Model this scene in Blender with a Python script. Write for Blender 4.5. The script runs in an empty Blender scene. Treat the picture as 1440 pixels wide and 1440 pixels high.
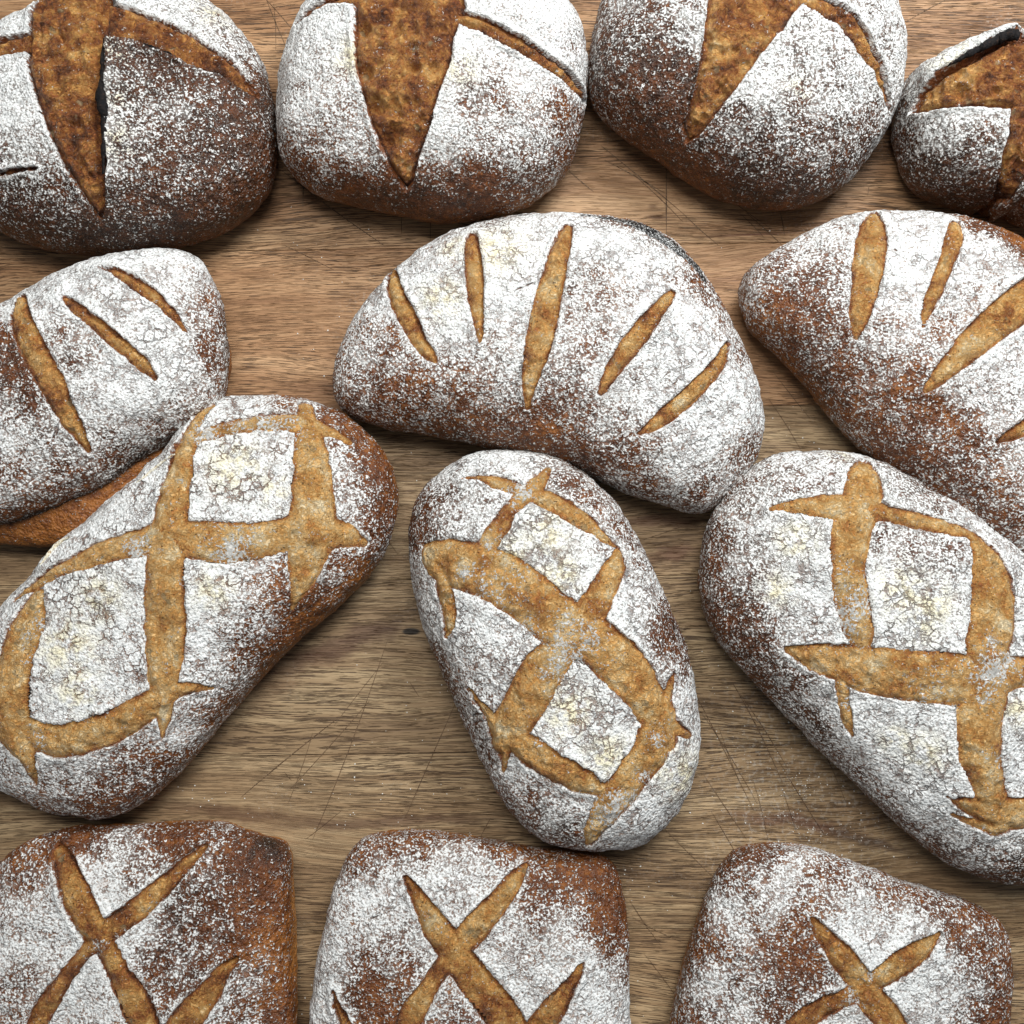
import bpy, math, random
import numpy as np
from mathutils import Vector

random.seed(4)
scene = bpy.context.scene
COL = scene.collection

# ------------------------------------------------------------------ camera, world, lamps
CAM_H = 0.86
PITCH = math.radians(6.0)
FPX = 1558.0                      # focal length in pixels of the 1440 px photograph
cam_d = bpy.data.cameras.new('camera')
cam_d.sensor_width = 36.0
cam_d.lens = 36.0 * FPX / 1440.0
cam_d.clip_start = 0.02
cam_d.clip_end = 50
cam = bpy.data.objects.new('camera', cam_d)
cam.location = (0, 0, CAM_H)
cam.rotation_euler = (PITCH, 0, 0)
COL.objects.link(cam)
scene.camera = cam

world = bpy.data.worlds.new('World')
scene.world = world
world.use_nodes = True
bg = world.node_tree.nodes['Background']
bg.inputs[0].default_value = (0.80, 0.90, 1.0, 1)
bg.inputs[1].default_value = 0.17


def area_lamp(name, loc, target, size, power, color):
    d = bpy.data.lights.new(name, 'AREA')
    d.shape = 'RECTANGLE'
    d.size, d.size_y = size
    d.energy = power
    d.color = color
    o = bpy.data.objects.new(name, d)
    o.location = loc
    o.rotation_euler = (Vector(target) - Vector(loc)).to_track_quat('-Z', 'Y').to_euler()
    COL.objects.link(o)
    return o


area_lamp('window_light', (0.62, 1.05, 1.15), (0, 0.05, 0), (0.6, 0.5), 24.5, (0.95, 0.98, 1.0))
area_lamp('ceiling_light', (-0.05, 0.62, 1.75), (0, 0.05, 0), (0.8, 0.5), 22.5, (1.0, 0.97, 0.92))

scene.view_settings.view_transform = 'Standard'
scene.view_settings.look = 'None'
scene.view_settings.exposure = 0.04
scene.view_settings.gamma = 1.0
scene.render.resolution_x = scene.render.resolution_y = 1024

# ------------------------------------------------------------------ camera geometry (for setting things out)
CP, SP = math.cos(PITCH), math.sin(PITCH)


def ray(px, py):
    """direction of the sight line through a photograph pixel, as x/z and y/z slopes (per metre of drop)"""
    a = (np.asarray(px, float) - 720.0) / FPX
    b = -(np.asarray(py, float) - 720.0) / FPX
    dx, dy, dz = a, b * CP + SP, b * SP - CP
    return dx / -dz, dy / -dz


def to_plane(px, py, z):
    sx, sy = ray(px, py)
    return sx * (CAM_H - z), sy * (CAM_H - z)


def project(P):
    x, y, z = P[..., 0], P[..., 1], P[..., 2] - CAM_H
    yc = y * CP + z * SP
    zc = -y * SP + z * CP
    return 720 + FPX * x / -zc, 720 - FPX * yc / -zc


# ------------------------------------------------------------------ numeric helpers
def hash3(ix, iy, iz, seed):
    h = (ix * 73856093) ^ (iy * 19349663) ^ (iz * 83492791) ^ (seed * 2654435761)
    h &= 0xffffffff
    h = (h ^ (h >> 15)) * 2246822519 & 0xffffffff
    h = (h ^ (h >> 13)) * 3266489917 & 0xffffffff
    return ((h ^ (h >> 16)) & 0xffffff) / float(0xffffff)


def noise(P, scale, seed=0):
    """value noise, roughly -1..1"""
    Q = P * scale + 1000.0
    I = np.floor(Q).astype(np.int64)
    F = Q - I
    F = F * F * F * (F * (F * 6 - 15) + 10)
    ix, iy, iz = I[..., 0], I[..., 1], I[..., 2]
    fx, fy, fz = F[..., 0], F[..., 1], F[..., 2]
    r = 0
    for a in (0, 1):
        wa = fx if a else 1 - fx
        for b in (0, 1):
            wb = fy if b else 1 - fy
            for c in (0, 1):
                wc = fz if c else 1 - fz
                r = r + wa * wb * wc * hash3(ix + a, iy + b, iz + c, seed)
    return r * 2 - 1


def fbm(P, scale, seed=0, octs=3):
    r, a, t = 0, 1.0, 0
    for k in range(octs):
        r = r + a * noise(P, scale * 2.03 ** k, seed + 17 * k)
        t += a
        a *= 0.5
    return r / t


def sstep(a, b, x):
    t = np.clip((x - a) / (b - a), 0, 1)
    return t * t * (3 - 2 * t)


def closed_spline(pts, n=24):
    p = np.asarray(pts, float)
    out = []
    m = len(p)
    for i in range(m):
        p0, p1, p2, p3 = p[i - 1], p[i], p[(i + 1) % m], p[(i + 2) % m]
        for k in range(n):
            t = k / n
            out.append(0.5 * ((2 * p1) + (p2 - p0) * t + (2 * p0 - 5 * p1 + 4 * p2 - p3) * t * t
                              + (-p0 + 3 * p1 - 3 * p2 + p3) * t ** 3))
    return np.array(out)


def open_spline(pts, n=5):
    p = np.asarray(pts, float)
    out = []
    m = len(p)
    for i in range(m - 1):
        p0, p1, p2, p3 = p[max(i - 1, 0)], p[i], p[i + 1], p[min(i + 2, m - 1)]
        for k in range(n):
            t = k / n
            out.append(0.5 * ((2 * p1) + (p2 - p0) * t + (2 * p0 - 5 * p1 + 4 * p2 - p3) * t * t
                              + (-p0 + 3 * p1 - 3 * p2 + p3) * t ** 3))
    out.append(p[-1])
    return np.array(out)


def stroke_sdf(P, S, R):
    """P (n,3); S (m,3) polyline on the surface with radii R: signed distance"""
    best = np.full(len(P), 1e9)
    for i in range(len(S) - 1):
        a, b = S[i], S[i + 1]
        ab = b - a
        L = max(float(ab @ ab), 1e-12)
        t = np.clip(((P - a) @ ab) / L, 0, 1)
        d = np.linalg.norm(P - a - t[:, None] * ab, axis=1) - (R[i] + (R[i + 1] - R[i]) * t)
        best = np.minimum(best, d)
    return best


def poly_sdf(P, V):
    n = len(V)
    x, y = P[:, 0], P[:, 1]
    d = np.full(len(P), 1e9)
    inside = np.zeros(len(P), bool)
    for i in range(n):
        a, b = V[i], V[(i + 1) % n]
        ex, ey = b[0] - a[0], b[1] - a[1]
        wx, wy = x - a[0], y - a[1]
        t = np.clip((wx * ex + wy * ey) / max(ex * ex + ey * ey, 1e-12), 0, 1)
        d = np.minimum(d, (wx - ex * t) ** 2 + (wy - ey * t) ** 2)
        c = ((a[1] > y) != (b[1] > y))
        with np.errstate(divide='ignore', invalid='ignore'):
            xi = a[0] + (y - a[1]) * ex / (ey if ey != 0 else 1e-12)
        inside ^= c & (x < xi)
    d = np.sqrt(d)
    return np.where(inside, -d, d)


def disk_map(u, v):
    """concentric square-to-disk map -> rho, theta"""
    au, av = np.abs(u), np.abs(v)
    rho = np.maximum(au, av)
    with np.errstate(divide='ignore', invalid='ignore'):
        th = np.where(au >= av,
                      np.where(u >= 0, 0, math.pi) + (math.pi / 4) * np.where(u != 0, v / u, 0),
                      np.where(v >= 0, math.pi / 2, -math.pi / 2) - (math.pi / 4) * np.where(v != 0, u / np.where(v == 0, 1, v), 0))
    return rho, th


NTH = 720
TH = (np.arange(NTH) + 0.5) / NTH * 2 * math.pi - math.pi


class Dome:
    """a loaf-shaped solid: star outline R(theta), superellipse profile, bulge over a narrower foot"""

    def __init__(self, outline_px, h, zeq=0.35, e=0.80, foot=0.86, seed=0, lump=0.0025, lift=0.0, jit=0.0):
        self.h, self.zeq, self.e, self.foot, self.seed, self.lump, self.lift = h, zeq * h, e, foot, seed, lump, lift
        sp = closed_spline(outline_px, 16)
        x, y = to_plane(sp[:, 0], sp[:, 1], self.zeq + lift)
        # area centroid
        x2, y2 = np.roll(x, -1), np.roll(y, -1)
        cr = x * y2 - x2 * y
        A = cr.sum() / 2
        self.cx = float(((x + x2) * cr).sum() / (6 * A))
        self.cy = float(((y + y2) * cr).sum() / (6 * A))
        self.R = self.radial(x - self.cx, y - self.cy)
        cpx, cpy = project(np.array([self.cx, self.cy, self.zeq + lift]))
        T = self.radial(sp[:, 0] - cpx, -(sp[:, 1] - cpy))
        u = np.linspace(-1, 1, 161)
        U, V = np.meshgrid(u, u)
        for it in range(7):
            P = self.base(U, V).reshape(-1, 3)
            qx, qy = project(P)
            qx, qy = qx - cpx, -(qy - cpy)
            ang = np.arctan2(qy, qx)
            r = np.hypot(qx, qy)
            nb = 180
            ib = np.clip(((ang + math.pi) / (2 * math.pi) * nb).astype(int), 0, nb - 1)
            S = np.zeros(nb)
            np.maximum.at(S, ib, r)
            Sc = np.interp(TH, (np.arange(nb) + 0.5) / nb * 2 * math.pi - math.pi, S, period=2 * math.pi)
            ratio = np.clip(T / np.maximum(Sc, 1), 0.8, 1.25)
            k = 9
            ratio = np.convolve(np.concatenate([ratio[-k:], ratio, ratio[:k]]), np.ones(2 * k + 1) / (2 * k + 1), 'valid')
            self.R = self.R * ratio
        if jit:
            c = np.stack([np.cos(TH), np.sin(TH), TH * 0 + seed], -1)
            self.R = self.R * (1 + jit * fbm(c, 5.0, seed, 2))

    def radial(self, x, y):
        a = np.arctan2(y, x)
        r = np.hypot(x, y)
        o = np.argsort(a)
        return np.interp(TH, a[o], r[o], period=2 * math.pi)

    def Rt(self, th):
        th = (th + math.pi) % (2 * math.pi) - math.pi
        return np.interp(th, TH, self.R, period=2 * math.pi)

    RE = 0.86

    def base(self, U, V):
        rho, th = disk_map(U, V)
        up = rho <= self.RE
        phi = np.clip(rho / self.RE, 0, 1) * math.pi / 2
        t1 = np.sin(phi) ** self.e
        z1 = self.zeq + (self.h - self.zeq) * np.cos(phi).clip(0) ** self.e
        psi = np.clip((rho - self.RE) / (1 - self.RE), 0, 1) * math.pi / 2
        t2 = self.foot + (1 - self.foot) * np.cos(psi)
        z2 = self.zeq * (1 - np.sin(psi))
        t = np.where(up, t1, t2)
        z = np.where(up, z1, z2)
        R = self.Rt(th)
        P = np.stack([self.cx + t * R * np.cos(th), self.cy + t * R * np.sin(th), z], -1)
        if self.lump:
            w = np.clip(z / self.zeq, 0, 1)
            n = fbm(P, 22.0, self.seed, 2) * self.lump
            P[..., 2] += n * w * 1.6
            n2 = noise(P, 30.0, self.seed + 5) * self.lump * 0.6 * w
            P[..., 0] += n2 * np.cos(th) * t
            P[..., 1] += n2 * np.sin(th) * t
        P[..., 2] += self.lift
        return P

    def zat(self, x, y):
        dx, dy = x - self.cx, y - self.cy
        th = np.arctan2(dy, dx)
        t = np.clip(np.hypot(dx, dy) / self.Rt(th), 0, 1)
        s = t ** (1 / self.e)
        z = self.zeq + (self.h - self.zeq) * np.sqrt(np.clip(1 - s * s, 0, 1)) ** self.e
        return z + self.lift

    def hit(self, px, py):
        """where the sight line through a pixel meets the upper surface"""
        px, py = np.asarray(px, float), np.asarray(py, float)
        sx, sy = ray(px, py)
        z = np.full(px.shape, self.h + self.lift)
        dz = self.h / 60
        done = np.zeros(px.shape, bool)
        bg_, bz = np.full(px.shape, 9.0), z.copy()
        for k in range(62):
            x, y = sx * (CAM_H - z), sy * (CAM_H - z)
            gap = z - self.zat(x, y)
            inside = np.hypot(x - self.cx, y - self.cy) < self.Rt(np.arctan2(y - self.cy, x - self.cx))
            done |= (gap <= 0) & inside
            upd = inside & (gap < bg_)
            bg_, bz = np.where(upd, gap, bg_), np.where(upd, z, bz)
            z = np.where(done, z, z - dz)
            z = np.maximum(z, self.zeq * 0.5 + self.lift)
        z = np.where(~done & (bg_ < 0.02), bz, z)
        x, y = sx * (CAM_H - z), sy * (CAM_H - z)
        dx, dy = x - self.cx, y - self.cy
        k = np.minimum(1.0, self.Rt(np.arctan2(dy, dx)) * 0.995 / np.maximum(np.hypot(dx, dy), 1e-9))
        z = np.where(k < 1, self.zat(self.cx + dx * k, self.cy + dy * k), z)
        return np.stack([self.cx + dx * k, self.cy + dy * k, z], -1)


# ------------------------------------------------------------------ node helpers
class NT:
    def __init__(self, name):
        self.mat = bpy.data.materials.new(name)
        self.mat.use_nodes = True
        self.t = self.mat.node_tree
        self.t.nodes.clear()
        self.out = self.t.nodes.new('ShaderNodeOutputMaterial')
        self.bsdf = self.t.nodes.new('ShaderNodeBsdfPrincipled')
        self.t.links.new(self.bsdf.outputs[0], self.out.inputs[0])

    def set(self, sock, v):
        if hasattr(v, 'is_linked') or isinstance(v, bpy.types.NodeSocket):
            self.t.links.new(v, sock)
        elif isinstance(v, (tuple, list)) and len(v) == 3 and sock.type == 'RGBA':
            sock.default_value = (*v, 1)
        else:
            sock.default_value = v

    def math(self, op, a, b=None, c=None, clamp=False):
        n = self.t.nodes.new('ShaderNodeMath')
        n.operation = op
        n.use_clamp = clamp
        self.set(n.inputs[0], a)
        if b is not None:
            self.set(n.inputs[1], b)
        if c is not None:
            self.set(n.inputs[2], c)
        return n.outputs[0]

    def vmath(self, op, a, b=None, scale=None):
        n = self.t.nodes.new('ShaderNodeVectorMath')
        n.operation = op
        self.set(n.inputs[0], a)
        if b is not None:
            self.set(n.inputs[1], b)
        if scale is not None:
            self.set(n.inputs['Scale'], scale)
        return n.outputs['Value'] if op in ('LENGTH', 'DOT_PRODUCT', 'DISTANCE') else n.outputs[0]

    def attr(self, name):
        n = self.t.nodes.new('ShaderNodeAttribute')
        n.attribute_name = name
        return n.outputs['Fac']

    def coord(self):
        n = self.t.nodes.new('ShaderNodeTexCoord')
        return n.outputs['Object']

    def noise(self, vec, scale, detail=2.0, rough=0.5, dist=0.0, color=False):
        n = self.t.nodes.new('ShaderNodeTexNoise')
        self.set(n.inputs['Vector'], vec)
        n.inputs['Scale'].default_value = scale
        n.inputs['Detail'].default_value = detail
        n.inputs['Roughness'].default_value = rough
        n.inputs['Distortion'].default_value = dist
        return n.outputs['Color'] if color else n.outputs['Fac']

    def voro(self, vec, scale, feature='DISTANCE_TO_EDGE', rnd=1.0):
        n = self.t.nodes.new('ShaderNodeTexVoronoi')
        n.feature = feature
        self.set(n.inputs['Vector'], vec)
        n.inputs['Scale'].default_value = scale
        n.inputs['Randomness'].default_value = rnd
        return n.outputs['Distance']

    def ss(self, x, a, b, lo=0.0, hi=1.0):
        n = self.t.nodes.new('ShaderNodeMapRange')
        n.interpolation_type = 'SMOOTHSTEP'
        self.set(n.inputs[0], x)
        self.set(n.inputs[1], a)
        self.set(n.inputs[2], b)
        self.set(n.inputs[3], lo)
        self.set(n.inputs[4], hi)
        return n.outputs[0]

    def mix(self, f, a, b, blend='MIX'):
        n = self.t.nodes.new('ShaderNodeMix')
        n.data_type = 'RGBA'
        n.blend_type = blend
        self.set(n.inputs[0], f)
        self.set(n.inputs[6], a)
        self.set(n.inputs[7], b)
        return n.outputs[2]

    def ramp(self, f, stops):
        n = self.t.nodes.new('ShaderNodeValToRGB')
        r = n.color_ramp
        while len(r.elements) < len(stops):
            r.elements.new(0.5)
        for e, (p, c) in zip(r.elements, stops):
            e.position = p
            e.color = (*c, 1)
        self.set(n.inputs[0], f)
        return n.outputs[0]

    def bump(self, h, dist, strength=1.0, normal=None):
        n = self.t.nodes.new('ShaderNodeBump')
        n.inputs['Distance'].default_value = dist
        n.inputs['Strength'].default_value = strength
        self.set(n.inputs['Height'], h)
        if normal is not None:
            self.set(n.inputs['Normal'], normal)
        return n.outputs[0]

    def obj_offset(self, k=3.0):
        n = self.t.nodes.new('ShaderNodeObjectInfo')
        c = self.t.nodes.new('ShaderNodeCombineXYZ')
        v = self.math('MULTIPLY', n.outputs['Random'], k)
        for i in range(3):
            self.t.links.new(v, c.inputs[i])
        return c.outputs[0]


# ------------------------------------------------------------------ materials
def crust_material():
    m = NT('floured_crust')
    co = m.vmath('ADD', m.coord(), m.obj_offset(2.0))
    warp = m.noise(co, 90, 2, 0.5, color=True)
    cw = m.vmath('ADD', co, m.vmath('SCALE', m.vmath('SUBTRACT', warp, (0.5, 0.5, 0.5)), scale=0.0022))
    d = m.attr('flour')
    sd = m.attr('score_dist')          # millimetres
    char = m.attr('char')
    cream = m.attr('cream')
    crk = m.attr('crackle')
    tone = m.attr('tone')
    n1 = m.noise(cw, 680, 3, 0.62)
    n2 = m.noise(cw, 240, 2, 0.6)
    n3 = m.noise(co, 55, 2, 0.5)
    dots = m.voro(cw, 430, 'F1')
    f = m.math('MULTIPLY_ADD', m.math('SUBTRACT', n1, 0.5), 2.8, d)
    f = m.math('MULTIPLY_ADD', m.math('SUBTRACT', n2, 0.5), 1.1, f)
    f = m.math('MULTIPLY_ADD', m.math('SUBTRACT', n3, 0.5), 0.5, f)
    f = m.math('MULTIPLY_ADD', m.math('SUBTRACT', 0.48, dots), 0.55, f)
    grains = m.ss(f, 0.46, 0.68)
    powder = m.math('MULTIPLY', m.ss(m.math('MULTIPLY_ADD', m.math('SUBTRACT', n3, 0.5), 1.0, m.math('MULTIPLY_ADD', m.math('SUBTRACT', n2, 0.5), 0.7, d)), 0.42, 1.05), 0.72)
    cover = m.math('MAXIMUM', grains, powder)
    # no flour on the torn wall of a cut
    edge_n = m.math('MULTIPLY_ADD', m.math('SUBTRACT', n2, 0.5), 2.0, sd)
    wall = m.ss(edge_n, -0.5, 0.15)
    cover = m.math('MULTIPLY', cover, wall)
    # dry crackle in the thick flour
    warp2 = m.noise(co, 160, 3, 0.6, color=True)
    cc = m.vmath('ADD', co, m.vmath('SCALE', m.vmath('SUBTRACT', warp2, (0.5, 0.5, 0.5)), scale=0.010))
    v1 = m.voro(cc, 125)
    v2 = m.voro(cc, 290)
    l1 = m.math('MULTIPLY', m.ss(v1, 0.02, 0.095, 1.0, 0.0), m.ss(m.noise(co, 60, 3, 0.6), 0.45, 0.58))
    l2 = m.math('MULTIPLY', m.ss(v2, 0.02, 0.12, 1.0, 0.0), m.ss(m.noise(co, 75, 3, 0.6), 0.50, 0.64))
    lines = m.math('MULTIPLY', m.math('MAXIMUM', l1, m.math('MULTIPLY', l2, 0.8)), crk)
    line = m.attr('split')             # the few long splits
    ls = m.ss(m.math('MULTIPLY_ADD', m.math('SUBTRACT', n2, 0.5), 1.6, line), 0.15, 0.9, 0.95, 0.0)
    lines = m.math('MAXIMUM', lines, ls)
    cover = m.math('MULTIPLY', cover, m.math('SUBTRACT', 1.0, m.math('MULTIPLY', lines, 0.92)))
    cn = m.ss(m.math('MULTIPLY_ADD', m.math('SUBTRACT', n2, 0.5), 1.5, char), 0.25, 0.7)
    cover = m.math('MULTIPLY', cover, m.math('SUBTRACT', 1.0, m.math('MULTIPLY', m.math('MULTIPLY', cn, m.ss(n1, 0.62, 0.48)), 0.9)))
    # crust pigment
    tn = m.math('MULTIPLY_ADD', m.math('SUBTRACT', m.noise(co, 150, 4, 0.7), 0.5), 1.05, tone)
    crust = m.ramp(tn, [(0.0, (0.014, 0.007, 0.004)), (0.30, (0.038, 0.014, 0.007)), (0.55, (0.125, 0.036, 0.009)),
                        (0.80, (0.31, 0.108, 0.020)), (1.0, (0.44, 0.19, 0.050))])
    grain = m.noise(cw, 1100, 2, 0.6)
    crust = m.mix(m.ss(grain, 0.52, 0.78, 0.0, 0.45), crust, (0.42, 0.235, 0.115))
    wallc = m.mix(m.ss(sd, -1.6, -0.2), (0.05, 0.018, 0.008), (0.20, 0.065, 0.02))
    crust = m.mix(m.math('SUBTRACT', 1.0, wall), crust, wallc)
    crust = m.mix(cn, crust, (0.010, 0.009, 0.009))
    # flour pigment
    fl = m.mix(m.ss(m.math('MULTIPLY_ADD', n1, 0.6, m.math('MULTIPLY', m.noise(co, 300, 4, 0.7), 0.5)), 0.42, 0.60), (0.55, 0.57, 0.565), (0.85, 0.86, 0.845))
    cr = m.math('MULTIPLY', m.ss(m.noise(co, 120, 3, 0.6), 0.36, 0.62), cream)
    fl = m.mix(cr, fl, (0.84, 0.77, 0.53))
    thin = m.ss(f, 0.5, 1.05)
    fl = m.mix(thin, m.mix(0.65, crust, (0.74, 0.72, 0.68)), fl)
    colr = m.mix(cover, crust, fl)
    m.set(m.bsdf.inputs['Base Color'], colr)
    m.set(m.bsdf.inputs['Roughness'], m.ss(cover, 0, 1, 0.36, 0.95))
    m.bsdf.inputs['Specular IOR Level'].default_value = 0.35
    h = m.math('MULTIPLY', cover, 0.45)
    h = m.math('ADD', h, m.math('MULTIPLY', n1, 0.9))
    h = m.math('ADD', h, m.math('MULTIPLY', m.noise(co, 230, 3, 0.6), 1.5))
    h = m.math('SUBTRACT', h, m.math('MULTIPLY', lines, 0.8))
    h = m.math('SUBTRACT', h, m.math('MULTIPLY', dots, 0.9))
    m.set(m.bsdf.inputs['Normal'], m.bump(h, 0.00125, 1.0))
    return m.mat


def score_material():
    m = NT('torn_crumb_crust')
    co = m.vmath('ADD', m.coord(), m.obj_offset(2.0))
    warp = m.noise(co, 60, 3, 0.6, color=True)
    cw = m.vmath('ADD', co, m.vmath('SCALE', m.vmath('SUBTRACT', warp, (0.5, 0.5, 0.5)), scale=0.012))
    e = m.attr('edge')                 # millimetres inside the cut
    tone = m.attr('tone')
    n1 = m.noise(cw, 55, 4, 0.6)
    n2 = m.noise(cw, 330, 4, 0.7, dist=1.2)
    n3 = m.noise(co, 900, 2, 0.6)
    v = m.math('MULTIPLY_ADD', m.math('SUBTRACT', n1, 0.5), 1.5, tone)
    v = m.math('MULTIPLY_ADD', m.math('SUBTRACT', n2, 0.5), 1.0, v)
    v = m.math('MULTIPLY_ADD', m.math('SUBTRACT', n3, 0.5), 0.35, v)
    v = m.math('SUBTRACT', v, m.ss(e, 0.6, 3.6, 0.24, 0.0))
    col = m.ramp(v, [(0.05, (0.060, 0.018, 0.008)), (0.24, (0.22, 0.066, 0.018)), (0.42, (0.42, 0.168, 0.042)),
                     (0.60, (0.62, 0.315, 0.088)), (0.82, (0.77, 0.49, 0.20)), (1.0, (0.86, 0.70, 0.44))])
    web = m.ss(m.math('ABSOLUTE', m.math('SUBTRACT', n2, 0.53)), 0.0, 0.022, 1.0, 0.0)
    col = m.mix(m.math('MULTIPLY', web, m.ss(tone, 0.3, 0.65, 0.15, 0.35)), col, (0.86, 0.64, 0.36))
    # open bubbles with a thin greyish skin
    vb = m.voro(cw, 115, 'F1')
    sel = m.ss(m.noise(co, 75, 1, 0.5), 0.56, 0.62)
    pore = m.math('MULTIPLY', m.ss(vb, 0.20, 0.34, 1.0, 0.0), sel)
    col = m.mix(m.math('MULTIPLY', pore, 0.6), col, (0.34, 0.27, 0.15))
    vp = m.voro(co, 330, 'F1')
    pin = m.math('MULTIPLY', m.ss(vp, 0.14, 0.26, 1.0, 0.0), m.ss(m.noise(co, 120, 1, 0.5), 0.5, 0.6))
    col = m.mix(m.math('MULTIPLY', pin, 0.7), col, (0.12, 0.045, 0.015))
    # spilt flour
    fa = m.attr('flour')
    ff = m.math('MULTIPLY_ADD', m.math('SUBTRACT', m.noise(co, 480, 3, 0.7), 0.5), 3.4, fa)
    ff = m.math('MULTIPLY_ADD', m.math('SUBTRACT', m.noise(co, 90, 2, 0.6), 0.5), 1.3, ff)
    ff = m.ss(ff, 0.55, 0.68)
    col = m.mix(ff, col, (0.86, 0.84, 0.79))
    m.set(m.bsdf.inputs['Base Color'], col)
    m.set(m.bsdf.inputs['Roughness'], m.ss(ff, 0, 1, 0.36, 0.9))
    m.bsdf.inputs['Specular IOR Level'].default_value = 0.4
    h = m.math('ADD', m.math('MULTIPLY', n2, 3.2), m.math('MULTIPLY', n3, 0.9))
    h = m.math('MULTIPLY_ADD', web, 0.5, h)
    h = m.math('SUBTRACT', h, m.math('MULTIPLY', pore, 0.7))
    h = m.math('SUBTRACT', h, m.math('MULTIPLY', pin, 0.8))
    h = m.math('ADD', h, m.math('MULTIPLY', ff, 0.6))
    m.set(m.bsdf.inputs['Normal'], m.bump(h, 0.0011, 1.0))
    return m.mat


def char_material():
    m = NT('charred_crust')
    co = m.coord()
    n = m.noise(co, 500, 3, 0.6)
    m.set(m.bsdf.inputs['Base Color'], m.ramp(n, [(0.35, (0.004, 0.004, 0.005)), (0.60, (0.012, 0.009, 0.008)), (0.8, (0.08, 0.04, 0.025))]))
    m.bsdf.inputs['Roughness'].default_value = 0.75
    m.bsdf.inputs['Specular IOR Level'].default_value = 0.2
    m.set(m.bsdf.inputs['Normal'], m.bump(n, 0.0015, 1.0))
    return m.mat


def flap_material():
    m = NT('floured_flap')
    co = m.coord()
    n = m.noise(co, 500, 3, 0.6)
    m.set(m.bsdf.inputs['Base Color'], m.ramp(n, [(0.36, (0.30, 0.15, 0.06)), (0.46, (0.72, 0.66, 0.50)), (0.7, (0.85, 0.83, 0.75))]))
    m.bsdf.inputs['Roughness'].default_value = 0.9
    m.set(m.bsdf.inputs['Normal'], m.bump(n, 0.0012, 1.0))
    return m.mat


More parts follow.
